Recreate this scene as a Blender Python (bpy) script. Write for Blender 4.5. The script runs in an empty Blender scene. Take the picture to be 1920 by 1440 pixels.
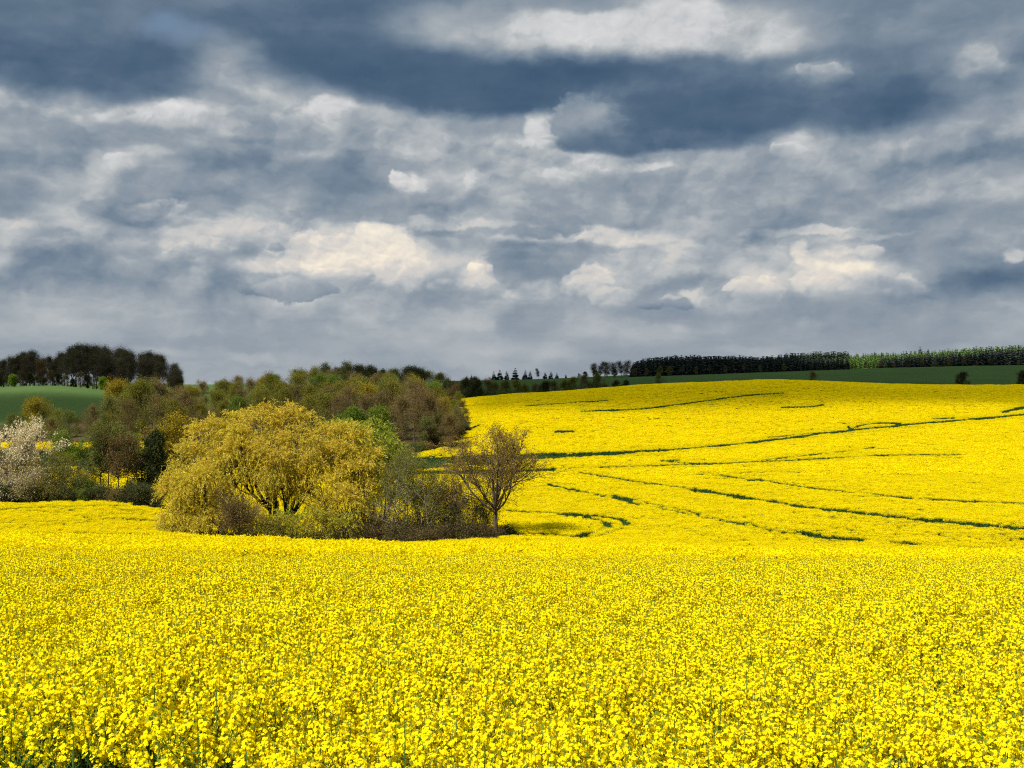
import bpy, math, random
import numpy as np
R = math.radians
S = bpy.context.scene
C = S.collection


# ------------------------------------------------------------------ camera, exposure, sun
EXPO = 0.34
F = 2000.0                       # focal length measured in pixels of a 1920 px wide picture
cam = bpy.data.objects.new('camera', bpy.data.cameras.new('camera'))
C.objects.link(cam)
cam.location = (0, 0, 0)
cam.rotation_euler = (R(90), 0, 0)
cam.data.sensor_width = 36
cam.data.lens = 36 * F / 1920
cam.data.clip_start = 0.1
cam.data.clip_end = 20000
S.camera = cam
S.view_settings.view_transform = 'Standard'
S.view_settings.look = 'None'
S.view_settings.exposure = EXPO
S.view_settings.gamma = 1
S.render.resolution_x, S.render.resolution_y = 1024, 768
S.cycles.max_bounces = 6
S.cycles.diffuse_bounces = 3
S.cycles.glossy_bounces = 1
S.cycles.transmission_bounces = 3
S.cycles.transparent_max_bounces = 6
S.cycles.use_denoising = False
S.cycles.pixel_filter_type = 'BLACKMAN_HARRIS'
S.cycles.filter_width = 1.15
S.cycles.caustics_reflective = False
S.cycles.caustics_refractive = False

SUN_EL, SUN_AZ = R(50), R(222)   # azimuth clockwise from the view direction (+Y)
SUND = np.array([math.sin(SUN_AZ) * math.cos(SUN_EL), math.cos(SUN_AZ) * math.cos(SUN_EL), math.sin(SUN_EL)])
sl = bpy.data.lights.new('sun', 'SUN')
sl.energy = 5.0
sl.angle = R(0.53)
sl.color = (1.0, 0.95, 0.86)
sun = bpy.data.objects.new('sun', sl)
C.objects.link(sun)
from mathutils import Vector
sun.rotation_euler = Vector(SUND).to_track_quat('Z', 'Y').to_euler()
sun.location = (-60, -40, 80)

# ------------------------------------------------------------------ node helper
class NB:
    def __init__(s, nt):
        s.nt = nt
        s.n = nt.nodes
    def new(s, t, **kw):
        n = s.n.new(t)
        for k, v in kw.items():
            setattr(n, k, v)
        return n
    def put(s, sock, v):
        if v is None:
            return
        if isinstance(v, bpy.types.NodeSocket):
            s.nt.links.new(v, sock)
        else:
            sock.default_value = v
    def m(s, op, a, b=None, c=None, clamp=False):
        n = s.new('ShaderNodeMath', operation=op)
        n.use_clamp = clamp
        for i, v in enumerate((a, b, c)):
            s.put(n.inputs[i], v)
        return n.outputs[0]
    def v(s, op, a, b=None, sc=None):
        n = s.new('ShaderNodeVectorMath', operation=op)
        s.put(n.inputs[0], a)
        s.put(n.inputs[1], b)
        if sc is not None:
            s.put(n.inputs['Scale'], sc)
        return n.outputs['Value'] if op in ('LENGTH', 'DOT_PRODUCT', 'DISTANCE') else n.outputs[0]
    def noise(s, vec, scale=1.0, detail=4, rough=.5, dist=0, col=False, lac=2.0, two=False):
        n = s.new('ShaderNodeTexNoise')
        if two:
            n.noise_dimensions = '2D'
        n.inputs['Scale'].default_value = scale
        n.inputs['Detail'].default_value = detail
        n.inputs['Roughness'].default_value = rough
        n.inputs['Lacunarity'].default_value = lac
        n.inputs['Distortion'].default_value = dist
        s.put(n.inputs['Vector'], vec)
        return n.outputs['Color' if col else 'Fac']
    def rng(s, x, a, b, c=0., d=1., smooth=False):
        n = s.new('ShaderNodeMapRange')
        n.interpolation_type = 'SMOOTHSTEP' if smooth else 'LINEAR'
        n.clamp = True
        for i, v in zip(('Value', 'From Min', 'From Max', 'To Min', 'To Max'), (x, a, b, c, d)):
            s.put(n.inputs[i], v)
        return n.outputs['Result']
    def mixf(s, f, a, b):
        n = s.new('ShaderNodeMix', data_type='FLOAT')
        s.put(n.inputs[0], f); s.put(n.inputs[2], a); s.put(n.inputs[3], b)
        return n.outputs[0]
    def mixc(s, f, a, b, mode='MIX'):
        n = s.new('ShaderNodeMix', data_type='RGBA', blend_type=mode)
        s.put(n.inputs[0], f)
        s.put(n.inputs[6], a if isinstance(a, bpy.types.NodeSocket) else (*a, 1)[:4])
        s.put(n.inputs[7], b if isinstance(b, bpy.types.NodeSocket) else (*b, 1)[:4])
        return n.outputs[2]
    def xyz(s, x, y, z):
        n = s.new('ShaderNodeCombineXYZ')
        for i, v in enumerate((x, y, z)):
            s.put(n.inputs[i], v)
        return n.outputs[0]
    def ramp(s, f, stops):
        n = s.new('ShaderNodeValToRGB')
        cr = n.color_ramp
        while len(cr.elements) < len(stops):
            cr.elements.new(.5)
        for e, (p, c) in zip(cr.elements, stops):
            e.position = p
            e.color = (*c, 1)
        s.put(n.inputs[0], f)
        return n.outputs[0]

def lin(r, g, b):
    f = lambda c: (c / 12.92 if c <= .04045 else ((c + .055) / 1.055) ** 2.4)
    return tuple(f(c / 255) for c in (r, g, b))

# ------------------------------------------------------------------ world: sky texture with a deck of clouds
w = bpy.data.worlds.new('World')
S.world = w
w.use_nodes = True
w.node_tree.nodes.clear()
K = NB(w.node_tree)
K2noise = lambda *a, **k: K.noise(*a, two=True, **k)
tc = K.new('ShaderNodeTexCoord')
dirv = K.v('NORMALIZE', tc.outputs['Generated'])
sx = K.new('ShaderNodeSeparateXYZ')
K.put(sx.inputs[0], dirv)
az = K.m('ARCTAN2', sx.outputs[0], sx.outputs[1])
el = K.m('ARCSINE', sx.outputs[2])
P = K.xyz(az, el, 0.0)
def off(vec, k):             # noise colour -> centred vector offset in azimuth and elevation
    a = K.v('SUBTRACT', vec, (.5, .5, .5))
    return K.v('MULTIPLY', a, k)
def voro(vec, detail=2.0, rough=.5, sm=.6):
    n = K.new('ShaderNodeTexVoronoi', feature='F1', voronoi_dimensions='2D')
    n.normalize = True
    n.inputs['Scale'].default_value = 1
    n.inputs['Detail'].default_value = detail
    n.inputs['Roughness'].default_value = rough
    K.put(n.inputs['Vector'], vec)
    return K.m('SUBTRACT', 1.0, n.outputs['Distance'])
w1 = off(K2noise(K.v('MULTIPLY', P, (7, 12, 1)), 1, 3, .5, col=True), (.08, .034, 0))
w2 = off(K2noise(K.v('MULTIPLY', P, (26, 38, 1)), 1, 5, .52, col=True), (.022, .015, 0))
w3 = off(K2noise(K.v('MULTIPLY', P, (60, 80, 1)), 1, 4, .55, col=True), (.012, .009, 0))
Q = K.v('ADD', K.v('ADD', P, w1), w2)
w4 = off(K.noise(K.v('MULTIPLY', P, (24, 34, 1)), 1, 3, .5, col=True), (.030, .018, 0))
Qs = K.v('ADD', K.v('ADD', P, w3), w4)
Qm = K.v('ADD', K.v('ADD', P, K.v('SCALE', w1, sc=.4)), w2)
Qr = K.v('ADD', K.v('ADD', P, K.v('SCALE', w1, sc=.5)), w3)
puff = voro(K.v('MULTIPLY', Qs, (95, 120, 1)), 2.0, .55, .35)
puffs = K.m('MULTIPLY', K.m('SUBTRACT', puff, .62), .6)
# broad luminance of the deck by elevation
elv = lambda py: math.asin((720 - py) / math.hypot(720 - py, F))
L = K.ramp(K.m('MULTIPLY', el, 1.0), [(0.0, (.57,) * 3), (.05, (.54,) * 3), (.13, (.54,) * 3), (.22, (.52,) * 3), (.34, (.36,) * 3), (.7, (.4,) * 3), (1, (.55,) * 3)])
L = K.m('MULTIPLY', L, 1.0)
# px, py, half width, half height, luminance, softness 0..1, strength
def heaped(cx, cy, w, h, hi_, lo_, n, seed, soft=.3):
    """a heaped cloud: rounded lumps piled on a flat base, the upper ones first"""
    r_ = random.Random(seed)
    o = [(cx, cy - h * .05, w * .80, h * .72, lo_ * .45 + .30, .95, .6), (cx, cy, w * .52, h * .5, (hi_ + lo_) / 2, .6, .85)]
    if hi_ < .55:
        o = o[1:]
    ls = []
    for i in range(n):
        t = (i + .5) / n
        x = -1 + 2 * ((i * .618 + r_.uniform(-.08, .08)) % 1)
        top = (1 - x * x) ** .5
        y = r_.uniform(-.15, .62) * top
        sz = r_.uniform(.24, .40) * (1.15 - .35 * abs(x))
        ls.append((y, cx + x * w * .40, cy - y * h * .62 + h * .08, w * sz * .62, h * sz * .85))
    for y, x_, y_, a_, b_ in sorted(ls, reverse=True):
        o.append((x_, y_, a_, max(b_, a_ * .5), lo_ + (hi_ - lo_) * min(1, max(0, .45 + y)), soft, .9))
    if hi_ >= .55:
        o.append((cx + w * .04, cy + h * .50, w * .55, h * .20, min(lo_ - .10, .50), .95, .75))
    return o
BL = [
 (330, 300, 560, 120, .48, .8, .9), (200, 250, 330, 80, .52, .7, .8), (560, 245, 260, 60, .56, .7, .8), (1300, 330, 560, 70, .53, .8, .8),
 (160, 350, 190, 40, .46, .8, .8), (0, 372, 80, 38, .26, .7, .9),
 *heaped(80, 195, 220, 70, .76, .54, 7, 3, .5), *heaped(300, 220, 190, 56, .76, .54, 5, 5, .5), *heaped(620, 222, 230, 70, .78, .56, 6, 8, .5), *heaped(270, 300, 130, 50, .72, .54, 4, 2, .45), *heaped(470, 250, 160, 40, .66, .52, 4, 12, .6),
 (520, 312, 230, 22, .37, .7, .9), (650, 345, 170, 22, .34, .7, .9), (560, 374, 260, 12, .40, .8, .7), (160, 262, 120, 14, .46, .8, .7),
 *heaped(762, 343, 66, 40, .90, .70, 4, 4, .4), *heaped(925, 345, 110, 62, .72, .52, 4, 6, .5),
 *heaped(1005, 290, 120, 150, .84, .62, 6, 7, .4), *heaped(1085, 325, 130, 80, .86, .62, 6, 9, .4), (1014, 224, 24, 28, .86, .35, .9), (1200, 345, 90, 25, .44, .8, .8), (1220, 312, 40, 8, .72, .6, .8),
 # dark decks overhead
 (140, 110, 300, 70, .13, .5, .95), (60, 10, 260, 60, .20, .7, .9), (330, 165, 140, 24, .2, .7, .8), (560, 30, 260, 70, .19, .6, .9),
 (430, 125, 65, 55, .56, .9, .85), (520, 165, 80, 25, .66, .8, .7), (470, 95, 30, 18, .70, .9, .7), (430, 190, 60, 16, .4, .9, .7),
 (780, 105, 330, 85, .07, .5, .97), (690, 40, 200, 60, .17, .8, .8), (900, 185, 210, 30, .07, .6, .9), (1060, 128, 280, 32, .07, .75, .95),
 (1700, 70, 300, 100, .34, .8, .9), (1330, 190, 260, 75, .17, .6, .95), (1480, 205, 330, 48, .09, .55, .97), (1640, 170, 200, 80, .16, .7, .9), (1250, 268, 180, 22, .2, .5, .95),
 (1100, 222, 62, 40, .40, .35, .9), (1075, 250, 44, 30, .36, .3, .9), (1150, 272, 110, 20, .22, .4, .9), (1105, 205, 34, 18, .52, .6, .7),
 (1130, 55, 330, 44, .86, .75, .97), (1260, 12, 90, 30, .84, .8, .8), (1400, 80, 120, 24, .75, .9, .8), (840, 30, 110, 26, .5, .9, .8), (1080, 8, 140, 12, .4, .8, .7),
 *heaped(1535, 132, 110, 34, .60, .42, 4, 14, .4), *heaped(1845, 118, 100, 70, .68, .44, 4, 15, .6), (1890, 200, 70, 26, .46, .8, .8),
 *heaped(1480, 285, 70, 50, .86, .60, 4, 16, .45), (1640, 290, 230, 18, .57, .8, .8), (1760, 350, 220, 30, .56, .8, .7), (1780, 300, 40, 20, .36, .8, .8), (1900, 260, 60, 40, .5, .8, .7),
 (1860, 505, 190, 52, .26, .6, .92), (1760, 470, 140, 50, .36, .8, .8), (1850, 400, 190, 26, .34, .8, .8), (1880, 455, 50, 25, .58, .7, .8), (1905, 480, 24, 14, .74, .6, .8),
 # the big bright cumulus and its grey front
 (450, 430, 60, 40, .62, .7, .8), (445, 490, 50, 46, .38, .7, .85), (630, 470, 160, 66, .70, .7, .9), (560, 440, 110, 34, .76, .7, .8), (600, 420, 70, 10, .82, .7, .7),
 *heaped(665, 488, 250, 136, 1.04, .80, 15, 21, .2), *heaped(520, 490, 90, 60, .92, .80, 4, 22, .35), (640, 568, 140, 12, .62, .8, .7),
 *heaped(545, 534, 190, 40, .52, .45, 7, 23, .18), (515, 460, 14, 8, .58, .5, .8),
 (1090, 442, 165, 19, .84, .45, .95), (1000, 430, 90, 12, .5, .5, .8), (820, 420, 140, 9, .70, .7, .8), (700, 408, 190, 8, .62, .8, .7), (860, 436, 90, 7, .46, .6, .7), (1000, 462, 170, 8, .48, .7, .7),
 *heaped(900, 510, 58, 56, .97, .74, 5, 31, .22), *heaped(865, 535, 120, 40, .78, .60, 4, 32, .45), (930, 545, 40, 16, .46, .5, .8), *heaped(1000, 548, 110, 50, .80, .60, 5, 33, .42), *heaped(1105, 528, 90, 70, .88, .60, 6, 34, .28), *heaped(1160, 556, 90, 40, .76, .60, 4, 35, .45), *heaped(1285, 566, 110, 44, .82, .58, 4, 36, .4),
 *heaped(1250, 576, 100, 28, .50, .44, 4, 37, .3),
 *heaped(1415, 538, 110, 54, .95, .64, 6, 41, .24), *heaped(1585, 520, 180, 90, .94, .64, 9, 42, .26), (1515, 482, 18, 24, .86, .45, .9), *heaped(1612, 472, 90, 34, .82, .62, 4, 43, .42), *heaped(1690, 540, 90, 50, .66, .5, 4, 44, .5),
 (1545, 430, 70, 9, .78, .6, .8), (1440, 436, 60, 7, .66, .7, .8), (1620, 440, 60, 7, .72, .7, .7), (1285, 470, 30, 20, .72, .7, .7),
 *heaped(290, 395, 130, 34, .80, .62, 5, 51, .45), *heaped(338, 472, 76, 40, .80, .60, 4, 52, .45), (110, 455, 60, 13, .66, .7, .8), *heaped(405, 462, 76, 34, .70, .56, 4, 53, .45), (60, 420, 190, 9, .58, .8, .7), (290, 418, 70, 7, .42, .7, .7),
 (330, 660, 70, 8, .62, .8, .7), (470, 671, 40, 9, .63, .7, .8), (980, 662, 110, 14, .60, .9, .7), (1400, 656, 80, 8, .64, .9, .7), (1210, 625, 160, 14, .57, .9, .6),
]
SRC = [Q, Qs, Qm]
for bi, (bx, by, rx, ry, val, soft, st) in enumerate(BL):
    if bi % 6 == 5:          # the unused third component carries the order in which the clouds overlap
        tick = K.xyz(0.0, 0.0, L)
        SRC = [K.v('ADD', q_, tick) for q_ in (Q, Qs, Qm)]
    u, vv = (bx - 960) / F, (720 - by) / F
    ca, ce = math.atan(u), math.asin(vv / math.sqrt(1 + u * u + vv * vv))
    crisp = soft <= .36 or (ry <= 16 and soft < .75)
    src = SRC[1] if crisp else SRC[0] if ry > 60 else SRC[2]
    d = K.v('SUBTRACT', src, (ca, ce, 0))
    dv = K.v('MULTIPLY', d, (F / rx, F / ry * (1 + u * u * .5), 0))
    d = K.v('LENGTH', dv)
    if crisp:
        d = K.m('SUBTRACT', d, puffs)
    dd = None
    if soft < .55 and val > .3 and rx < 110:
        sp = K.new('ShaderNodeSeparateXYZ')
        K.put(sp.inputs[0], dv)
        val = K.m('MULTIPLY_ADD', K.m('SUBTRACT', sp.outputs[1], K.m('MULTIPLY', sp.outputs[0], .5)), .11, val - .02)
    mk = K.rng(d, 1 + soft * .65, 1 - soft * .85, 0, st, smooth=True)
    L = K.mixf(mk, L, val)
# relief: the same billows sampled a little towards the light
Pz = K.v('MULTIPLY', Qr, (12, 18, 1))
rel = K.m('SUBTRACT', K2noise(Pz, 1, 3, .42), K2noise(K.v('ADD', Pz, (-.24, .40, 0)), 1, 3, .42))
Pv = K.v('MULTIPLY', Qr, (22, 34, 1))
relv = K.m('SUBTRACT', voro(Pv, 2.0, .5), voro(K.v('ADD', Pv, (-.12, .26, 0)), 2.0, .5))
Pw = K.v('MULTIPLY', Qs, (62, 84, 1))
relw = K.m('SUBTRACT', voro(Pw, 2.0, .5), voro(K.v('ADD', Pw, (-.12, .26, 0)), 2.0, .5))
bright = K.rng(L, .1, .75, .22, 1.0)
near = K.m('MULTIPLY', K.rng(el, .02, .12, .15, 1.0, smooth=True), K.rng(el, .34, .24, .55, 1.0, smooth=True))
amp = K.m('MULTIPLY', bright, near)
L = K.m('MULTIPLY_ADD', rel, K.m('MULTIPLY', amp, .62), L)
L = K.m('MULTIPLY_ADD', relv, K.m('MULTIPLY', amp, K.rng(L, .55, .85, .28, .55)), L)
L = K.m('MULTIPLY_ADD', relw, K.m('MULTIPLY', amp, K.rng(L, .55, .85, .12, .42)), L)
# heaped banks: lit upper rims over softer grey bases, at two sizes
def heap(sc, up_, lo=.50, hi_=.57):
    n0 = K2noise(K.v('MULTIPLY', Qr, (*sc, 1)), 1, 4, .5)
    n1 = K2noise(K.v('MULTIPLY', K.v('ADD', Qr, (-up_ * .5, up_, 0)), (*sc, 1)), 1, 4, .5)
    return K.m('SUBTRACT', K.rng(n0, lo, hi_, 0, 1, smooth=True), K.rng(n1, lo - .03, hi_ + .06, 0, 1, smooth=True))
mid = K.m('MULTIPLY', K.rng(el, .03, .10, .25, 1.0, smooth=True), K.rng(el, .36, .22, .25, 1.0, smooth=True))
L = K.m('MULTIPLY_ADD', heap((8, 15), .022, .44, .62), K.m('MULTIPLY', mid, K.m('MULTIPLY', bright, .17)), L)
L = K.m('MULTIPLY_ADD', heap((22, 32), .010, .46, .60), K.m('MULTIPLY', mid, K.m('MULTIPLY', bright, .07)), L)
# thin horizontal layers low in the sky, slow variation higher up
st = K2noise(K.v('MULTIPLY', Qs, (5, 75, 1)), 1, 5, .55)
L = K.m('MULTIPLY_ADD', K.m('SUBTRACT', st, .5), K.rng(el, .16, .0, .08, .15), L)
sv = K2noise(K.v('MULTIPLY', Q, (9, 17, 1)), 1, 4, .5)
L = K.m('MULTIPLY_ADD', K.m('SUBTRACT', sv, .5), .15, L)
L = K.m('MULTIPLY_ADD', K.m('MAXIMUM', K.m('SUBTRACT', L, .78), 0.0), -.5, L)
STOPS = [(0.0, lin(62, 87, 113)), (.14, lin(80, 103, 127)), (.34, lin(117, 134, 151)), (.52, lin(150, 160, 170)), (.68, lin(182, 187, 190))]
hi_cool = K.ramp(L, STOPS + [(.84, lin(211, 212, 214)), (1.0, lin(238, 236, 233))])
hi_warm = K.ramp(L, STOPS + [(.84, lin(212, 208, 203)), (1.0, lin(248, 237, 217))])
hi = K.mixc(K.rng(el, .22, .12, 0, 1, smooth=True), hi_cool, hi_warm)
# the blue gap shows the clear sky
u, vv = (335 - 960) / F, (720 - 58) / F
dg = K.v('LENGTH', K.v('MULTIPLY', K.v('SUBTRACT', Q, (math.atan(u), math.asin(vv / math.sqrt(1 + u * u + vv * vv)), 0)), (F / 46, F / 26, 0)))
gap = K.rng(dg, 1.5, .1, 0, .5, smooth=True)
sky = K.new('ShaderNodeTexSky', sky_type='NISHITA')
sky.sun_disc = False
sky.sun_elevation = SUN_EL
sky.sun_rotation = SUN_AZ
sky.air_density, sky.dust_density, sky.ozone_density = 1.0, 1.0, 1.0
# clouds above the frame are brightened to add fill light
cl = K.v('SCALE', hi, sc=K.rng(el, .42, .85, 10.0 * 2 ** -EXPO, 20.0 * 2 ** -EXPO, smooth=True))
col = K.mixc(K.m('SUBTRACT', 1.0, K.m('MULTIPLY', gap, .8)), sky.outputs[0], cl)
bg = K.new('ShaderNodeBackground')
bg.inputs['Strength'].default_value = 0.1
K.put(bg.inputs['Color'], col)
wo = K.new('ShaderNodeOutputWorld')
K.nt.links.new(bg.outputs[0], wo.inputs['Surface'])
w.cycles.sampling_method = 'MANUAL'
w.cycles.sample_map_resolution = 512

# ------------------------------------------------------------------ mesh and material helpers
def mk_mesh(name, verts, faces, mats, midx=None, smooth=False, attrs=None):
    """faces: list of int arrays (n, k); one mesh from numpy arrays."""
    me = bpy.data.meshes.new(name)
    verts = np.asarray(verts, dtype=np.float32).reshape(-1, 3)
    faces = [np.asarray(f, dtype=np.int32) for f in faces if len(f)]
    nl = sum(f.size for f in faces)
    npoly = sum(len(f) for f in faces)
    me.vertices.add(len(verts))
    me.vertices.foreach_set('co', verts.ravel())
    me.loops.add(nl)
    me.loops.foreach_set('vertex_index', np.concatenate([f.ravel() for f in faces]))
    tot = np.concatenate([np.full(len(f), f.shape[1], np.int32) for f in faces])
    me.polygons.add(npoly)
    me.polygons.foreach_set('loop_start', np.concatenate([[0], np.cumsum(tot)[:-1]]).astype(np.int32))
    me.polygons.foreach_set('loop_total', tot)
    for m in mats:
        me.materials.append(m)
    if midx is not None:
        me.polygons.foreach_set('material_index', np.asarray(midx, np.int32))
    me.polygons.foreach_set('use_smooth', np.full(npoly, smooth))
    for k, v in (attrs or {}).items():
        a = me.attributes.new(k, 'FLOAT', 'POINT')
        a.data.foreach_set('value', np.asarray(v, np.float32))
    me.update(calc_edges=True)
    return me

def link(name, me, parent=None):
    o = bpy.data.objects.new(name, me)
    C.objects.link(o)
    if parent:
        o.parent = parent
    return o

def tag(o, label=None, cat=None, group=None, kind=None):
    for k, v in (('label', label), ('category', cat), ('group', group), ('kind', kind)):
        if v:
            o[k] = v
    return o

def newmat(name):
    m = bpy.data.materials.new(name)
    m.use_nodes = True
    m.node_tree.nodes.clear()
    k = NB(m.node_tree)
    out = k.new('ShaderNodeOutputMaterial')
    return m, k, out

def leaf_mat(name, c1, c2, transl=.35, objvar=.18, rough=.6):
    """leaf, petal or twig surface: colour varies from leaf to leaf and from plant to plant"""
    m, k, out = newmat(name)
    g = k.new('ShaderNodeNewGeometry')
    oi = k.new('ShaderNodeObjectInfo')
    c = k.mixc(g.outputs['Random Per Island'], c1, c2)
    hs = k.new('ShaderNodeHueSaturation')
    k.put(hs.inputs['Hue'], k.rng(oi.outputs['Random'], 0, 1, .5 - objvar * .11, .5 + objvar * .11))
    k.put(hs.inputs['Value'], k.rng(k.m('FRACT', k.m('MULTIPLY', oi.outputs['Random'], 7.31)), 0, 1, 1 - objvar, 1 + objvar))
    k.put(hs.inputs['Color'], c)
    d = k.new('ShaderNodeBsdfDiffuse')
    k.put(d.inputs['Color'], hs.outputs[0])
    sh = d.outputs[0]
    if transl > 0:
        t = k.new('ShaderNodeBsdfTranslucent')
        k.put(t.inputs['Color'], hs.outputs[0])
        mx = k.new('ShaderNodeMixShader')
        mx.inputs[0].default_value = transl
        k.nt.links.new(sh, mx.inputs[1])
        k.nt.links.new(t.outputs[0], mx.inputs[2])
        sh = mx.outputs[0]
    k.nt.links.new(sh, out.inputs['Surface'])
    return m

def bark_mat(name, c1, c2, scale=6):
    m, k, out = newmat(name)
    t = k.new('ShaderNodeTexCoord')
    n = k.noise(k.v('MULTIPLY', t.outputs['Object'], (1, 1, .35)), scale, 5, .65)
    p = k.new('ShaderNodeBsdfPrincipled')
    k.put(p.inputs['Base Color'], k.mixc(k.rng(n, .35, .65), c1, c2))
    p.inputs['Roughness'].default_value = .9
    b = k.new('ShaderNodeBump')
    b.inputs['Strength'].default_value = .5
    b.inputs['Distance'].default_value = .05
    k.put(b.inputs['Height'], n)
    k.put(p.inputs['Normal'], b.outputs[0])
    k.nt.links.new(p.outputs[0], out.inputs['Surface'])
    return m

# ------------------------------------------------------------------ terrain: surveyed points (picture column, row, distance)
def crest(px):
    return float(np.interp(px, [-300, 0, 200, 450, 650, 850, 1000, 1200, 1500, 1920, 2200], [1003, 1004, 1006, 1013, 1022, 1022, 1024, 1029, 1033, 1037, 1040]))
CP = []
for px in (-500, -150, 150, 450, 750, 1050, 1350, 1650, 1950, 2300):
    c = crest(px)
    dd = np.interp(px, [300, 450, 900, 1000], [-6, -2, -2, -12])
    CP += [(px, 1880, 2.5), (px, 1432, 4.5), (px, 1185, 9), (px, 1088, 16), (px, 1050 + (c - 1022) * .5, 26), (px, c + 8, 38), (px, c, 52), (px, c + 9, 70), (px, c + 4, 88), (px, c + dd, 103)]
def col(px, *pts):
    for y, d in pts:
        CP.append((px, y, d))
FARC = [(722, 1500), (722.5, 3000), (721, 7000)]
for px in (-600, -100):
    col(px, (975, 115), (942, 130), (941, 145), (923, 165), (880, 205), (866, 222), (856, 250), (834, 290), (802, 350), (788, 450), (766, 500), (738, 560), (726, 600), (732, 640), (736, 700), (730, 900), *FARC)
col(110, (975, 115), (942, 130), (941, 145), (923, 165), (880, 205), (866, 222), (855, 250), (832, 290), (800, 350), (787, 450), (762, 500), (732, 560), (719, 600), (725, 640), (729, 700), (728, 900), *FARC)
col(240, (976, 115), (944, 130), (943, 145), (924, 165), (885, 205), (868, 222), (856, 250), (830, 290), (799, 350), (785, 450), (764, 500), (741, 560), (731, 600), (734, 640), (733, 700), (729, 900), *FARC)
col(450, (1000, 120), (965, 150), (917, 190), (876, 225), (850, 250), (810, 300), (775, 380), (752, 455), (735, 600), (727, 900), *FARC)
col(700, (1000, 120), (957, 150), (902, 190), (862, 225), (843, 240), (807, 300), (773, 380), (750, 455), (735, 600), (728, 900), *FARC)
col(850, (995, 120), (947, 150), (891, 190), (857, 222), (825, 262), (806, 290), (776, 340), (751, 400), (752, 450), (752, 520), (724, 800), (712, 1100), *FARC)
col(960, (985, 120), (940, 150), (885, 190), (853, 220), (791, 300), (751, 370), (739, 410), (745, 450), (756, 520), (745, 600), (716, 800), (710, 1100), *FARC)
col(1200, (985, 120), (931, 150), (886, 190), (855, 225), (801, 300), (753, 370), (723, 425), (727, 470), (742, 520), (731, 600), (712, 800), (704, 1000), (700, 1250), (712, 1700), (721, 3000), (721, 7000))
col(1450, (985, 115), (930, 145), (885, 180), (853, 215), (803, 290), (752, 360), (713, 420), (717, 460), (733, 520), (724, 600), (708, 750), (697, 950), (690, 1200), (688, 1400), (705, 1900), (720, 3000), (721, 7000))
for px in (1920, 2350):
    col(px, (985, 110), (935, 140), (885, 175), (855, 210), (796, 290), (758, 350), (722, 420), (728, 470), (733, 540), (717, 650), (699, 800), (683, 1000), (676, 1200), (668, 1400), (690, 1900), (716, 3000), (721, 7000))
CP = np.array(CP, float)
US = 1.5
def uvd(px, d):
    return np.stack([(np.asarray(px) - 960) / F * US, np.log(np.asarray(d))], -1)
_c = uvd(CP[:, 0], CP[:, 2])
_t = -(CP[:, 1] - 720) / F
def _ker(a, b):
    r2 = ((a[:, None, :] - b[None, :, :]) ** 2).sum(-1)
    return .5 * r2 * np.log(r2 + 1e-12)
_n = len(_c)
_A = np.zeros((_n + 3, _n + 3))
_A[:_n, :_n] = _ker(_c, _c) + np.eye(_n) * 2e-4
_A[:_n, _n] = 1
_A[:_n, _n + 1:] = _c
_A[_n:, :_n] = _A[:_n, _n:].T
_w = np.linalg.solve(_A, np.concatenate([_t, [0, 0, 0]]))
def surf(X, Y):
    """height of the visible surface (crop top or turf) at world X, Y"""
    X = np.asarray(X, float); Y = np.asarray(Y, float)
    sh = X.shape
    d = np.clip(Y.ravel(), 2.6, 7000)
    u = np.clip(X.ravel() / np.maximum(Y.ravel(), 2.6), -.72, .72)
    q = np.stack([u * US, np.log(d)], -1)
    out = np.empty(len(d))
    for i in range(0, len(d), 20000):
        s = slice(i, i + 20000)
        out[s] = _ker(q[s], _c) @ _w[:_n] + _w[_n] + q[s] @ _w[_n + 1:]
    return (out * d).reshape(sh)
CROP_H = 1.2
def gz(X, Y):
    return surf(X, Y) - CROP_H
def at(px, d):
    """world X for a picture column at a distance"""
    return (px - 960) / F * d
def ground_at(px, d):
    X = at(px, d)
    return (X, d, float(gz(np.array([X]), np.array([d]))[0]))

def wedge(px):    # distance behind which a column is wood rather than crop
    return np.interp(px, [300, 720, 760, 800, 850, 882, 884], [222, 222, 226, 240, 262, 292, 2000])
def wood_side(d):    # the wood's right hand side draws back to the left with distance
    return np.interp(d, [0, 296, 330, 370, 430, 470], [884, 884, 872, 862, 852, 848])
def vnoise(X, Y, sc, seed=0):
    """smooth value noise in numpy"""
    x = np.asarray(X) / sc + 137.3 * seed; y = np.asarray(Y) / sc + 71.7 * seed
    xi = np.floor(x).astype(np.int64); yi = np.floor(y).astype(np.int64)
    fx = x - xi; fy = y - yi
    fx = fx * fx * (3 - 2 * fx); fy = fy * fy * (3 - 2 * fy)
    def h(a, b):
        v = np.sin(a * 127.1 + b * 311.7 + seed * 17.3) * 43758.5453
        return v - np.floor(v)
    return (h(xi, yi) * (1 - fx) + h(xi + 1, yi) * fx) * (1 - fy) + (h(xi, yi + 1) * (1 - fx) + h(xi + 1, yi + 1) * fx) * fy

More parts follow.
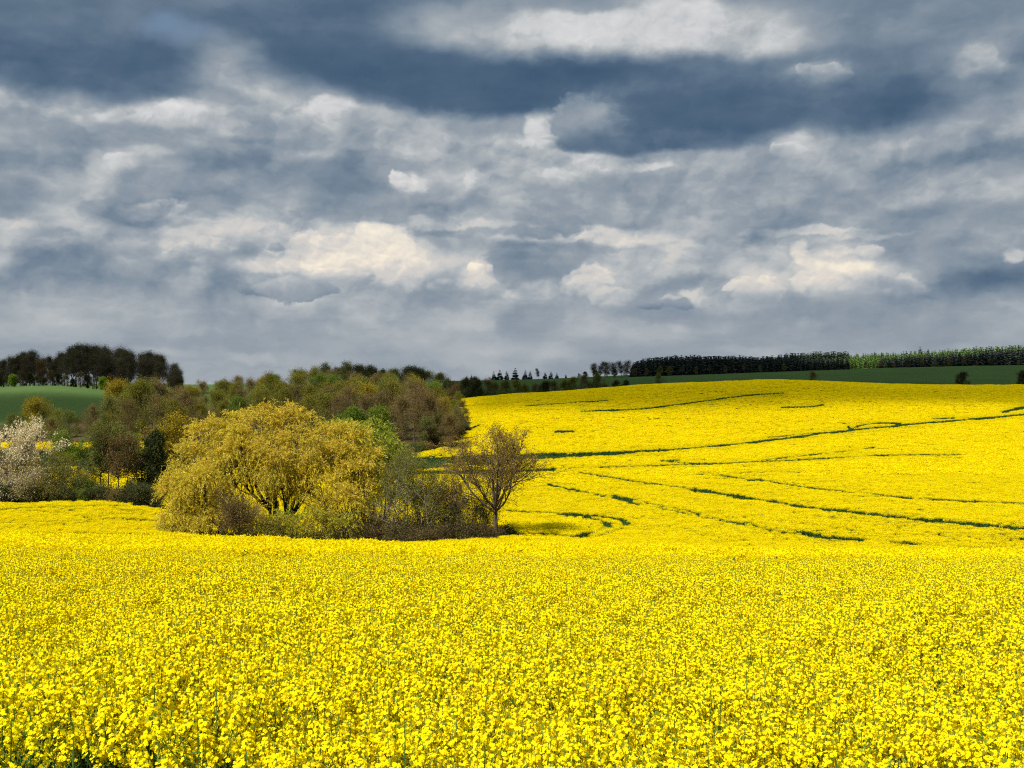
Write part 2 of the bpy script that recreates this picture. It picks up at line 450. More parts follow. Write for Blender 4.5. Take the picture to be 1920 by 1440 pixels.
ds = np.concatenate([[-80, -30, -10, -3, 0, 1, 1.8], np.exp(np.arange(math.log(2.5), math.log(7000), .0165)), [9000, 12000]])
us = np.concatenate([[-40, -12, -4, -2, -1.2, -.9], np.linspace(-.72, .72, 181), [.9, 1.2, 2, 4, 12, 40]])
D, U = np.meshgrid(ds, us, indexing='ij')
GX = U * (np.maximum(D, 0) + 6)
GX = np.clip(GX, -14000, 14000)
GZ = gz(GX, D) + (vnoise(GX, D, 3.1, 1) - .5) * .12 * np.clip(D / 40, 0, 1)
pxg = 960 + F * GX / np.maximum(D, 2.6)
sm = lambda a, b, x: np.clip((x - a) / (b - a), 0, 1) ** 2 * (3 - 2 * np.clip((x - a) / (b - a), 0, 1))
turf = np.maximum(sm(455, 475, D), sm(420, 450, D) * (pxg < 400))
turf = np.maximum(turf, ((pxg < 330) & (D > 210) & (D < 268)) * 1.0)
wood = ((D > wedge(pxg)) & (D < 470) & (pxg > 90) & (pxg < wood_side(D))) * 1.0
wood = np.maximum(wood, ((pxg < 310) & (D > 297) & (D < 425)) * 1.0)
wood = np.maximum(wood, (((GX + 18.5) / 20.5) ** 2 + ((D - 114) / 9) ** 2 < 1) * 1.0)
wood = np.maximum(wood, ((pxg < 310) & (D > 131) & (D < 153)) * 1.0)
wood = np.maximum(wood, ((pxg < 360) & (D > 612) & (D < 760)) * 1.0)
nr, nc = D.shape
ii = np.arange(nr * nc).reshape(nr, nc)
fq = np.stack([ii[:-1, :-1], ii[:-1, 1:], ii[1:, 1:], ii[1:, :-1]], -1).reshape(-1, 4)
gm, k, out = newmat('field_ground')
geo = k.new('ShaderNodeNewGeometry')
pos = geo.outputs['Position']
aT = k.new('ShaderNodeAttribute', attribute_name='turf').outputs['Fac']
aW = k.new('ShaderNodeAttribute', attribute_name='woodland').outputs['Fac']
n1 = k.noise(pos, .8, 6, .6)
n2 = k.noise(pos, .02, 4, .5)
n3 = k.noise(k.v('MULTIPLY', pos, (.6, .06, .1)), 1, 3, .5)
soil = k.mixc(n1, (.012, .030, .008), (.030, .055, .016))
tur = k.mixc(k.rng(n2, .3, .7), (.068, .118, .036), (.088, .142, .046))
tur = k.mixc(k.rng(n3, .45, .62, 0, .35), tur, (.056, .100, .034))
tur = k.mixc(k.rng(n1, .3, .8, 0, .5), tur, (.068, .108, .036))
lit = k.mixc(n1, (.055, .036, .018), (.11, .075, .042))
lit = k.mixc(k.rng(k.noise(pos, .25, 3), .5, .65), lit, (.04, .07, .018))
cc = k.mixc(aW, k.mixc(aT, soil, tur), lit)
p = k.new('ShaderNodeBsdfDiffuse')
k.put(p.inputs['Color'], cc)
b = k.new('ShaderNodeBump')
b.inputs['Strength'].default_value = .6
b.inputs['Distance'].default_value = .15
k.put(b.inputs['Height'], k.noise(pos, 3, 5, .65))
k.put(p.inputs['Normal'], b.outputs[0])
k.nt.links.new(p.outputs[0], out.inputs['Surface'])
ground = link('ground', mk_mesh('ground', np.stack([GX, D, GZ], -1), [fq], [gm], smooth=True, attrs={'turf': turf.ravel(), 'woodland': wood.ravel()}))
tag(ground, 'rolling farmland of low hills under the yellow and green crops', 'ground', kind='structure')

# ------------------------------------------------------------------ rapeseed: plants and tufts, scattered as one crop
rng = np.random.default_rng(7)
M_PETAL = leaf_mat('rape_petal', (.95, .83, .008), (.93, .76, .006), .36, .05)
M_PETAL_FAR = leaf_mat('rape_petal_far', (.92, .79, .006), (.89, .72, .005), .36, .06)
M_STEM = leaf_mat('rape_stem', (.060, .130, .022), (.11, .19, .04), .15, .2)
M_RLEAF = leaf_mat('rape_leaf', (.030, .085, .028), (.055, .12, .04), .25, .2)
M_BUD = leaf_mat('rape_bud', (.35, .36, .03), (.22, .30, .03), .2, .2)

def unit(v):
    return v / np.maximum(np.linalg.norm(v, axis=-1, keepdims=True), 1e-9)
class Soup:
    """collects quads and triangles with a material slot each"""
    def __init__(s):
        s.v, s.q, s.t, s.qm, s.tm, s.n = [], [], [], [], [], 0
    def quads(s, c, a, b, mat):
        """centres c, half axes a and b"""
        c = np.asarray(c, float).reshape(-1, 3)
        n = len(c)
        if not n:
            return
        v = np.stack([c - a - b, c + a - b, c + a + b, c - a + b], 1).reshape(-1, 3)
        s.v.append(v); s.q.append(np.arange(4 * n).reshape(n, 4) + s.n); s.qm.append(np.full(n, mat)); s.n += 4 * n
    def blades(s, p0, p1, w, mat, side=None):
        """tapered slivers from p0 to p1"""
        p0 = np.asarray(p0, float).reshape(-1, 3); p1 = np.asarray(p1, float).reshape(-1, 3)
        n = len(p0)
        if not n:
            return
        r = rng.normal(size=(n, 3)) if side is None else side
        sd = unit(np.cross(p1 - p0, r)) * (np.asarray(w).reshape(-1, 1) * .5)
        v = np.stack([p0 - sd, p0 + sd, p1], 1).reshape(-1, 3)
        s.v.append(v); s.t.append(np.arange(3 * n).reshape(n, 3) + s.n); s.tm.append(np.full(n, mat)); s.n += 3 * n
    def leafs(s, p, dirs, ln, wd, mat, side=None):
        """pointed oval leaves (a kite of two axes) starting at p along dirs"""
        p = np.asarray(p, float).reshape(-1, 3)
        n = len(p)
        if not n:
            return
        dirs = unit(dirs)
        r = rng.normal(size=(n, 3)) if side is None else side
        sd = unit(np.cross(dirs, r)) * np.asarray(wd).reshape(-1, 1) * .5
        L = dirs * np.asarray(ln).reshape(-1, 1)
        v = np.stack([p, p + L * .45 - sd, p + L, p + L * .45 + sd], 1).reshape(-1, 3)
        s.v.append(v); s.q.append(np.arange(4 * n).reshape(n, 4) + s.n); s.qm.append(np.full(n, mat)); s.n += 4 * n
    def tube(s, pts, rad, sides, mat):
        pts = np.asarray(pts, float); rad = np.asarray(rad, float)
        m = len(pts)
        tg = unit(np.gradient(pts, axis=0))
        ref = np.array([.31, .17, .93]) if abs(tg[0, 2]) < .8 else np.array([1., .1, 0])
        a = unit(np.cross(tg, ref)); b = np.cross(tg, a)
        an = np.arange(sides) * 2 * math.pi / sides
        ring = pts[:, None, :] + rad[:, None, None] * (np.cos(an)[None, :, None] * a[:, None, :] + np.sin(an)[None, :, None] * b[:, None, :])
        i = np.arange(m * sides).reshape(m, sides)
        j = np.roll(i, -1, axis=1)
        f = np.stack([i[:-1], j[:-1], j[1:], i[1:]], -1).reshape(-1, 4)
        s.v.append(ring.reshape(-1, 3)); s.q.append(f + s.n); s.qm.append(np.full(len(f), mat)); s.n += m * sides
    def mesh(s, name, mats, smooth=False):
        v = np.concatenate(s.v)
        fs, mi = [], []
        if s.q:
            fs.append(np.concatenate(s.q)); mi.append(np.concatenate(s.qm))
        if s.t:
            fs.append(np.concatenate(s.t)); mi.append(np.concatenate(s.tm))
        return mk_mesh(name, v, fs, mats, np.concatenate(mi), smooth)

RM = [M_PETAL, M_STEM, M_RLEAF, M_BUD]
def rape_plant(hh=1.2):
    s = Soup()
    H = hh * rng.uniform(.86, 1.04)
    lean = rng.normal(size=2) * .06
    def curve(p0, p1, sag):
        t = np.linspace(0, 1, 4)[:, None]
        mid = (p0 + p1) / 2 + sag
        return (1 - t) ** 2 * p0 + 2 * t * (1 - t) * mid + t * t * p1
    top = np.array([lean[0], lean[1], H])
    ends = [(np.zeros(3), top, np.zeros(3), .005)]
    for i in range(rng.integers(10, 15)):
        t0 = rng.uniform(.45, .85)
        a = rng.uniform(0, 2 * math.pi)
        r = rng.uniform(.06, .24)
        p0 = top * t0
        p1 = np.array([top[0] * t0 + math.cos(a) * r, top[1] * t0 + math.sin(a) * r, H * rng.uniform(.80, 1.02)])
        ends.append((p0, p1, np.array([math.cos(a), math.sin(a), -.5]) * r * .3, .003))
    fl, fn, bc = [], [], []
    for p0, p1, sag, r in ends:
        cv = curve(p0, p1, sag)
        s.tube(cv, np.linspace(r, r * .5, 4), 3, 1)
        ax = unit(cv[-1] - cv[-2])
        nf = rng.integers(13, 22)
        t = rng.uniform(0, 1, nf)
        an = rng.uniform(0, 2 * math.pi, nf)
        rr = .009 + .022 * (1 - t * .6) * rng.uniform(.6, 1.1, nf)
        o = np.stack([np.cos(an) * rr, np.sin(an) * rr, np.zeros(nf)], -1)
        fl.append(p1 - ax * (.085 * (1 - t))[:, None] + o + np.array([0, 0, .012]))
        fn.append(unit(o / rr[:, None] * .8 + ax * (.35 + .9 * t)[:, None] + rng.normal(size=(nf, 3)) * .25))
        bc.append(p1 + ax * .014)
        # young pods under the flowers
        npd = rng.integers(2, 5)
        pt = p1 - ax * rng.uniform(.10, .22, npd)[:, None]
        a2 = rng.uniform(0, 2 * math.pi, npd)
        s.blades(pt, pt + np.stack([np.cos(a2) * .035, np.sin(a2) * .035, np.full(npd, .03)], -1), np.full(npd, .004), 1)
    fl = np.concatenate(fl); fn = np.concatenate(fn); bc = np.array(bc)
    a = unit(np.cross(fn, rng.normal(size=fn.shape))); b = np.cross(fn, a)
    sz = rng.uniform(.0085, .0120, len(fl))[:, None]
    s.quads(fl, a * sz, b * sz * .46, 0)
    s.quads(fl + fn * .0015, a * sz * .46, b * sz, 0)
    # bud knobs: small crossed kites
    s.leafs(np.repeat(bc, 3, 0) - np.array([0, 0, .012]), rng.normal(size=(3 * len(bc), 3)) * .25 + np.array([0, 0, 1]), np.full(3 * len(bc), .026), np.full(3 * len(bc), .016), 3)
    nl = 9
    zl = rng.uniform(.1, .78, nl) * H
    an = rng.uniform(0, 2 * math.pi, nl)
    s.leafs(np.stack([top[0] * zl / H, top[1] * zl / H, zl], -1), np.stack([np.cos(an), np.sin(an), rng.uniform(-.4, .7, nl)], -1), rng.uniform(.08, .2, nl) * (1.25 - zl / H), rng.uniform(.03, .06, nl), 2)
    return s.mesh('rapeseed_plant', RM)

RM2 = [M_PETAL_FAR, M_STEM, M_RLEAF]
def rape_tuft(side, heads, hs, hh=1.2, fl=True, nst=30):
    """a square patch of crop seen from afar"""
    s = Soup()
    if fl:
        c = np.stack([rng.uniform(-.5, .5, heads) * side, rng.uniform(-.5, .5, heads) * side, hh * (1 - .20 * rng.uniform(0, 1, heads) ** 1.6) + rng.normal(size=heads) * .03], -1)
        for kk in range(2):
            nrm = unit(rng.normal(size=(heads, 3)) * .8 + np.array([0, 0, .75]))
            a = unit(np.cross(nrm, rng.normal(size=nrm.shape))); b = np.cross(nrm, a)
            z = rng.uniform(.55, 1.1, heads)[:, None] * hs
            s.quads(c + rng.normal(size=c.shape) * hs * .5, a * z, b * z * rng.uniform(.5, .9, (heads, 1)), 0)
    x = rng.uniform(-.5, .5, nst) * side; y = rng.uniform(-.5, .5, nst) * side
    zt = hh * rng.uniform(.7, .97 if fl else 1.0, nst)
    s.blades(np.stack([x, y, np.zeros(nst)], -1), np.stack([x + rng.normal(size=nst) * .06, y + rng.normal(size=nst) * .06, zt], -1), np.full(nst, .03 + hs * .25), 1)
    n = nst
    zl = rng.uniform(.15, .85, n) * hh
    an = rng.uniform(0, 2 * math.pi, n)
    s.leafs(np.stack([rng.uniform(-.5, .5, n) * side, rng.uniform(-.5, .5, n) * side, zl], -1), np.stack([np.cos(an), np.sin(an), rng.uniform(-.3, .8, n)], -1), rng.uniform(.15, .3, n), rng.uniform(.06, .13, n), 2)
    return s.mesh('rapeseed_tuft', RM2)

protos = bpy.data.collections.new('rapeseed_plants')
def add_proto(name, me):
    protos.objects.link(bpy.data.objects.new('%s.%03d' % (name, len(protos.objects)), me))
NA, NBT, NCT, NG = 14, 8, 8, 4
for i in range(NA):
    add_proto('crop_plant', rape_plant())
for i in range(NBT):
    add_proto('crop_plant', rape_tuft(.62, 150, .024, nst=28))
for i in range(NCT):
    add_proto('crop_plant', rape_tuft(1.25, 190, .056, nst=30))
for i in range(NG):
    add_proto('crop_plant', rape_tuft(.9, 0, .05, .62, fl=False, nst=60))

# tramlines and gaps in the crop: picture polylines (from beyond the near crest) with their apparent width
TR = [
 ([(750, 867), (850, 861), (960, 857)], 12), ([(960, 857), (1060, 853)], 8.5), ([(1060, 853), (1150, 849)], 6), ([(1150, 849), (1250, 843)], 4.4), ([(1250, 843), (1400, 830), (1600, 806), (1750, 792), (1920, 777), (2050, 764)], 3.0),
 ([(1085, 886), (1200, 903), (1300, 917)], 2.6), ([(1300, 917), (1450, 940), (1600, 960), (1750, 975), (1920, 990), (2050, 1001)], 5.5),
 ([(1025, 908), (1080, 918), (1160, 937), (1250, 955), (1350, 975), (1450, 995), (1500, 1001)], 2.2), ([(1500, 1001), (1560, 1006), (1620, 1010)], 7), ([(1620, 1010), (1760, 1022), (1920, 1030)], 2),
 ([(1150, 930), (1185, 938)], 5), ([(1185, 936), (1300, 960), (1420, 984), (1550, 1002)], 1.8),
 ([(955, 957), (1050, 962), (1110, 970), (1140, 979), (1132, 990), (1090, 1002)], 3.2), ([(1085, 1003), (1105, 1000)], 7), ([(1050, 962), (1110, 965), (1160, 970), (1176, 977), (1162, 990), (1125, 1004)], 3.2), ([(1128, 978), (1146, 982)], 6), ([(1160, 974), (1180, 980)], 6),
 ([(960, 1002), (1010, 1000), (1080, 1003)], 2),
 ([(1310, 888), (1430, 900), (1560, 918), (1750, 935), (1930, 943)], 1.8), ([(1400, 898), (1430, 900)], 4), ([(1330, 892), (1400, 886), (1500, 884)], 1.2),
 ([(1250, 866), (1340, 868), (1500, 861), (1650, 853), (1800, 852)], 1.7), ([(1240, 864), (1275, 862)], 3), ([(1430, 862), (1560, 848), (1640, 838)], 1.2), ([(1060, 878), (1240, 872), (1330, 869)], 1.2),
 ([(1090, 771), (1200, 766), (1280, 757), (1400, 741), (1470, 737)], 1.6), ([(985, 761), (1140, 750)], 1.2),  
 ([(1465, 764), (1520, 762), (1545, 758)], 2.2),
 ([(1585, 807), (1600, 802), (1612, 797), (1650, 793), (1690, 794)], 2.2), ([(1605, 804), (1660, 799)], 1.8), ([(1440, 820), (1520, 812), (1590, 806)], 1.0), ([(1590, 800), (1600, 805)], 4),
 ([(1750, 785), (1790, 783)], 1.8), ([(1880, 773), (1900, 768), (1930, 761)], 4),
 ([(760, 852), (820, 838), (880, 828)], 3), ([(840, 836), (870, 832)], 5), ([(860, 812), (900, 796)], 3), ([(755, 861), (830, 852)], 1.5),
 ([(750, 876), (850, 873), (925, 868)], 5), ([(750, 888), (830, 885), (900, 884), (975, 881), (1042, 880)], 5.5),
 ([(1040, 809), (1075, 808)], 2.5),
 ([(0, 953), (150, 949), (300, 945)], 1.6), ([(150, 970), (300, 974), (320, 975)], 1.5), ([(-60, 1000), (60, 999), (250, 1001), (330, 1004)], 3.0),
 ([(900, 888), (1000, 893)], 1.5),
]
def smooth_line(pl, n=4):
    p = np.array(pl, float)
    if len(p) < 3:
        return p
    q = np.vstack([2 * p[0] - p[1], p, 2 * p[-1] - p[-2]])
    out = []
    for i in range(1, len(q) - 2):
        for t in np.linspace(0, 1, n, endpoint=False):
            out.append(.5 * (2 * q[i] + (q[i + 1] - q[i - 1]) * t + (2 * q[i - 1] - 5 * q[i] + 4 * q[i + 1] - q[i + 2]) * t * t + (3 * q[i] - q[i - 1] - 3 * q[i + 1] + q[i + 2]) * t ** 3))
    return np.array(out + [p[-1]])
def seg_gap(px, py, more=.45):
    """picture distance to the edge of the nearest tramline, negative inside it"""
    g = np.full(len(px), 99.0)
    wob = 1 + .4 * (vnoise(px, py * 3, 40, 5) - .5)
    for pl, wd in TR:
        L_ = smooth_line(pl)
        bb = (px > L_[:, 0].min() - 14) & (px < L_[:, 0].max() + 14) & (py > L_[:, 1].min() - 14) & (py < L_[:, 1].max() + 14)
        x, y = px[bb], py[bb]
        gg = np.full(len(x), 99.0)
        for (x0, y0), (x1, y1) in zip(L_[:-1], L_[1:]):
            dx, dy = x1 - x0, y1 - y0
            t = np.clip(((x - x0) * dx + (y - y0) * dy) / (dx * dx + dy * dy + 1e-9), 0, 1)
            gg = np.minimum(gg, np.hypot(x - x0 - t * dx, y - y0 - t * dy))
        g[bb] = np.minimum(g[bb], gg - (max(wd, 1.1) * .60 + more) * wob[bb])
    return g

def jitter_grid(y0, y1, sp, margin=3, um=.56):
    ys = np.arange(y0, y1, sp)
    out = []
    for y in ys:
        h = um * max(y, 0) + margin
        xs = np.arange(-h, h, sp)
        out.append(np.stack([xs, np.full(len(xs), y)], -1))
    p = np.concatenate(out)
    return p + rng.uniform(-.5, .5, p.shape) * sp
def keep_crop(p):
    """is this spot part of a rape field"""
    X, Y = p[:, 0], p[:, 1]
    px = 960 + F * X / Y
    k = np.ones(len(p), bool)
    k &= ~((((X + 18.5) / 19.5) ** 2 + ((Y - 114) / 8.2) ** 2) < 1)
    k &= ~((px < 306) & (Y > 131) & (Y < 152))
    w_ = wedge(px)
    beyond = (Y > w_) & (px < wood_side(Y) + 5 * (vnoise(X, Y, 8, 33) - .5))
    strip = (px < 305) & (Y > 269 + 6 * vnoise(X, Y, 9, 3)) & (Y < 296)
    k &= ~beyond | strip
    k &= ~((px < 330) & (Y > 211) & (Y < 269))
    k &= Y < 455
    return k
pts, idx, scl = [], [], []
def put(p, i, s):
    pts.append(p); idx.append(i); scl.append(s)
# near: single plants
p = jitter_grid(3.5, 30, .138, 2.2)
edge = 3.85 + .8 * vnoise(p[:, 0], p[:, 1], .7, 2) + np.clip(-.8 - p[:, 0], 0, 2) * .45
thin = np.clip((p[:, 1] - edge) / 1.6 + .25, 0, 1)
k_ = (rng.uniform(0, 1, len(p)) < thin) & (rng.uniform(0, 1, len(p)) < .80 + .35 * vnoise(p[:, 0], p[:, 1], .9, 4))
p = p[k_]
hgt = .86 + .22 * vnoise(p[:, 0], p[:, 1], 1.7, 8)
put(p, rng.integers(0, NA, len(p)), hgt * rng.uniform(.88, 1.10, len(p)))
# middle: small tufts
p = jitter_grid(30, 172, .50, 3)
px = 960 + F * p[:, 0] / p[:, 1]
py = 720 - F * surf(p[:, 0], p[:, 1]) / p[:, 1]
far = p[:, 1] > 96
gap = (seg_gap(px, py, .75) < 0) & far
kc = keep_crop(p)
hgt = (.88 + .24 * vnoise(p[:, 0], p[:, 1], 2.6, 8)) * rng.uniform(.92, 1.08, len(p))
s1 = kc & ~gap & (rng.uniform(0, 1, len(p)) < .72 + .34 * vnoise(p[:, 0], p[:, 1], 3.3, 9) + .28 * vnoise(p[:, 0] * .5, p[:, 1], 9.0, 19))
put(p[s1], rng.integers(NA, NA + NBT, s1.sum()), hgt[s1])
s2 = kc & gap & (rng.uniform(0, 1, len(p)) < .5)
put(p[s2], rng.integers(NA + NBT + NCT, NA + NBT + NCT + NG, s2.sum()), hgt[s2] * .8)
# far: larger tufts, with finer ones beside the tramlines so that their edges stay clean
def far_rows(sp, fine):
    p = jitter_grid(172, 456, sp, 4)
    p = p[keep_crop(p)]
    px = 960 + F * p[:, 0] / p[:, 1]
    py = 720 - F * surf(p[:, 0], p[:, 1]) / p[:, 1]
    g = seg_gap(px, py)
    hgt = (.86 + .26 * vnoise(p[:, 0], p[:, 1], 5, 8)) * rng.uniform(.9, 1.1, len(p))
    beside = g < 5.5
    if fine:
        s1 = beside & (g > 0) & (rng.uniform(0, 1, len(p)) < .9)
        put(p[s1], rng.integers(NA, NA + NBT, s1.sum()), hgt[s1])
        return
    s1 = ~beside & (rng.uniform(0, 1, len(p)) < .66 + .38 * vnoise(p[:, 0] * .35, p[:, 1], 3.0, 9) + .34 * vnoise(p[:, 0] * .4, p[:, 1], 13.0, 19))
    put(p[s1], rng.integers(NA + NBT, NA + NBT + NCT, s1.sum()), hgt[s1])
    s2 = (g < -.3) & (rng.uniform(0, 1, len(p)) < .9)
    put(p[s2], rng.integers(NA + NBT + NCT, NA + NBT + NCT + NG, s2.sum()), hgt[s2])
far_rows(.98, False)
far_rows(.52, True)
# green crop strip on the left
p = jitter_grid(211, 268, .9, 4)
px = 960 + F * p[:, 0] / p[:, 1]
p = p[px < 335]
put(p, rng.integers(NA + NBT + NCT, NA + NBT + NCT + NG, len(p)), rng.uniform(.7, 1, len(p)))

pts = np.concatenate(pts); idx = np.concatenate(idx); scl = np.concatenate(scl)
P3 = np.column_stack([pts, gz(pts[:, 0], pts[:, 1])])

def scatter(name, P3, rot, scl, idx, coll):
    me = bpy.data.meshes.new(name)
    me.vertices.add(len(P3))
    me.vertices.foreach_set('co', P3.astype(np.float32).ravel())
    for nm, ty, vals in (('spin', 'FLOAT', rot), ('size', 'FLOAT', scl), ('pick', 'INT', idx)):
        a = me.attributes.new(nm, ty, 'POINT')
        a.data.foreach_set('value', vals.astype(np.int32 if ty == 'INT' else np.float32))
    o = link(name, me)
    ng = bpy.data.node_groups.new(name, 'GeometryNodeTree')
    ng.interface.new_socket('Geometry', in_out='INPUT', socket_type='NodeSocketGeometry')
    ng.interface.new_socket('Geometry', in_out='OUTPUT', socket_type='NodeSocketGeometry')
    N = ng.nodes
    gi = N.new('NodeGroupInput'); go = N.new('NodeGroupOutput')
    ci = N.new('GeometryNodeCollectionInfo')
    ci.inputs['Collection'].default_value = coll
    ci.inputs['Separate Children'].default_value = True
    ci.inputs['Reset Children'].default_value = True
    iop = N.new('GeometryNodeInstanceOnPoints')
    iop.inputs['Pick Instance'].default_value = True
    def attr(nm, ty):
        n = N.new('GeometryNodeInputNamedAttribute')
        n.data_type = ty
        n.inputs['Name'].default_value = nm
        return n.outputs['Attribute']
    cx = N.new('ShaderNodeCombineXYZ')
    lk = ng.links.new
    lk(attr('spin', 'FLOAT'), cx.inputs[2])
    lk(gi.outputs[0], iop.inputs['Points'])
    lk(ci.outputs[0], iop.inputs['Instance'])
    lk(attr('pick', 'INT'), iop.inputs['Instance Index'])
    lk(cx.outputs[0], iop.inputs['Rotation'])
    lk(attr('size', 'FLOAT'), iop.inputs['Scale'])
    lk(iop.outputs[0], go.inputs[0])
    md = o.modifiers.new('plants', 'NODES')
    md.node_group = ng
    return o
crop = scatter('rapeseed_crop', P3, rng.uniform(0, 6.283, len(P3)), scl, idx, protos)
tag(crop, 'yellow flowering rapeseed covering the foreground and the hillside', 'rapeseed crop', kind='stuff')
print('crop instances', len(P3))

# grass on the bank in front of the crop
gp = bpy.data.collections.new('grass_tufts')
M_GRASS = leaf_mat('grass_blade', (.030, .085, .022), (.070, .14, .035), .25, .2)
for i in range(4):
    s = Soup()
    n = 50
    b0 = np.stack([rng.normal(size=n) * .07, rng.normal(size=n) * .07, np.zeros(n)], -1)
    s.blades(b0, b0 + np.stack([rng.normal(size=n) * .1, rng.normal(size=n) * .1, rng.uniform(.2, .5, n)], -1), np.full(n, .011), 0)
    gp.objects.link(bpy.data.objects.new('grass_tuft.%03d' % i, s.mesh('grass_tuft', [M_GRASS])))
p = jitter_grid(2.2, 6.2, .13, 1.5)
grass = scatter('grass', np.column_stack([p, gz(p[:, 0], p[:, 1])]), rng.uniform(0, 6.28, len(p)), rng.uniform(.7, 1.5, len(p)), rng.integers(0, 4, len(p)), gp)
tag(grass, 'dark green grass at the near edge of the rapeseed', 'grass', kind='stuff')

# ------------------------------------------------------------------ trees
B_DARK = bark_mat('bark_dark', (.020, .016, .012), (.050, .040, .030))
B_BROWN = bark_mat('bark_brown', (.050, .036, .022), (.105, .080, .050))
B_BIRCH = bark_mat('bark_birch', (.07, .06, .04), (.30, .27, .21), 9)
B_PALE = bark_mat('bark_pale', (.07, .058, .042), (.16, .13, .095))

def rot_about(v, ax, a):
    ax = ax / np.linalg.norm(ax)
    return v * math.cos(a) + np.cross(ax, v) * math.sin(a) + ax * np.dot(ax, v) * (1 - math.cos(a))
def perp(v):
    r = rng.normal(size=3)
    p = np.cross(v, r)
    return p / max(np.linalg.norm(p), 1e-6)

def grow(H=10, r0=.18, fork=.3, limbs=8, limb_ang=(25, 65), limb_len=.5, kids=(7, 6, 5), ratio=.6, up=.18, wob=.10,
         leader=True, lean=(0, 0), shape='round', minr=.012, droop=0.0, kid_ang=(25, 60), lvar=(.68, 1.28)):
    """branch skeleton: returns tubes [(points, radii)], twigs (start, end) and tips (point, direction)"""
    tubes, tw, tips = [], [], []
    def path(p, d, L, n, upw, wb):
        pts = [p]
        d = d / np.linalg.norm(d)
        for i in range(n):
            d = d + rng.normal(size=3) * wb + np.array([0, 0, upw - droop * (i / n)])
            d = d / np.linalg.norm(d)
            pts.append(pts[-1] + d * L / n)
        return np.array(pts)
    def sample(pts, t):
        x = t * (len(pts) - 1)
        i = min(int(x), len(pts) - 2)
        return pts[i] + (pts[i + 1] - pts[i]) * (x - i), unit(pts[i + 1] - pts[i])
    def rec(p, d, L, r, lev):
        n = (5, 4, 3, 2)[min(lev, 3)]
        pts = path(p, d, L, n, up, wob * (1 + lev * .5))
        last = lev >= len(kids) - 1
        if r > minr and lev < 3:
            tubes.append((pts, np.linspace(r, max(r * .35, .006), len(pts)), lev))
        else:
            for i in range(len(pts) - 1):
                tw.append((pts[i], pts[i + 1], max(r, .010)))
        if last:
            for t in (.35, .6, .8, 1.0):
                tips.append((*sample(pts, t), L))
        else:
            tips.append((*sample(pts, 1.0), L))
        if lev + 1 <= len(kids) - 1 or not last:
            nk = kids[lev]
            for i in range(nk):
                t = .22 + .78 * (i + rng.uniform(0, 1)) / nk
                q, dd = sample(pts, min(t, .99))
                a = R(rng.uniform(*kid_ang))
                nd = rot_about(dd, perp(dd), a)
                rec(q, nd, L * ratio * (1.15 - .55 * t) * rng.uniform(.75, 1.2), r * .55 * (1.1 - .5 * t), lev + 1)
    top = H * (.92 if leader else fork * 1.25)
    tp = path(np.zeros(3), np.array([lean[0], lean[1], 1.0]), top, 8, .05, wob * .35)
    tubes.append((tp, np.linspace(r0, r0 * (.12 if leader else .62), len(tp)) * np.concatenate([[1.25], np.ones(len(tp) - 1)]), -1))
    ga = rng.uniform(0, 6.28)
    for i in range(limbs):
        f = (i + rng.uniform(.2, .8)) / limbs
        if leader:
            z = fork + (.97 - fork) * f
            prof = {'round': math.sqrt(max(.05, 1 - (2 * (f * .9 + .1) - 1.0) ** 2)), 'cone': 1.05 - f, 'egg': (1 - f) ** .6 * .9 + .2, 'vase': .55 + .5 * f}[shape]
            a = R(limb_ang[1] + (limb_ang[0] - limb_ang[1]) * f)
            t = z * H / top
            rr = r0 * (.5 - .3 * f)
        else:
            t = .70 + .30 * f
            prof = 1.0
            a = R(limb_ang[0] + (limb_ang[1] - limb_ang[0]) * ((i * .618) % 1))
            rr = r0 * rng.uniform(.34, .5)
        q, dd = sample(tp, min(t, .999))
        ga += 2.4 + rng.uniform(-.4, .4)
        h = np.array([math.cos(ga), math.sin(ga), 0])
        nd = np.array([0, 0, 1.0]) * math.cos(a) + h * math.sin(a)
        rec(q, nd, H * limb_len * prof * rng.uniform(*lvar), rr, 0)
    zs = np.array([t[0][2] for t in tips])
    f = H / max(np.percentile(zs, 99.5) + .25, .5)
    tubes = [(p_ * f, r_, l_) for p_, r_, l_ in tubes]
    tw = [(p_ * f, q_ * f, r_) for p_, q_, r_ in tw]
    tips = [(p_ * f, d_, l_) for p_, d_, l_ in tips]
    return tubes, tw, tips

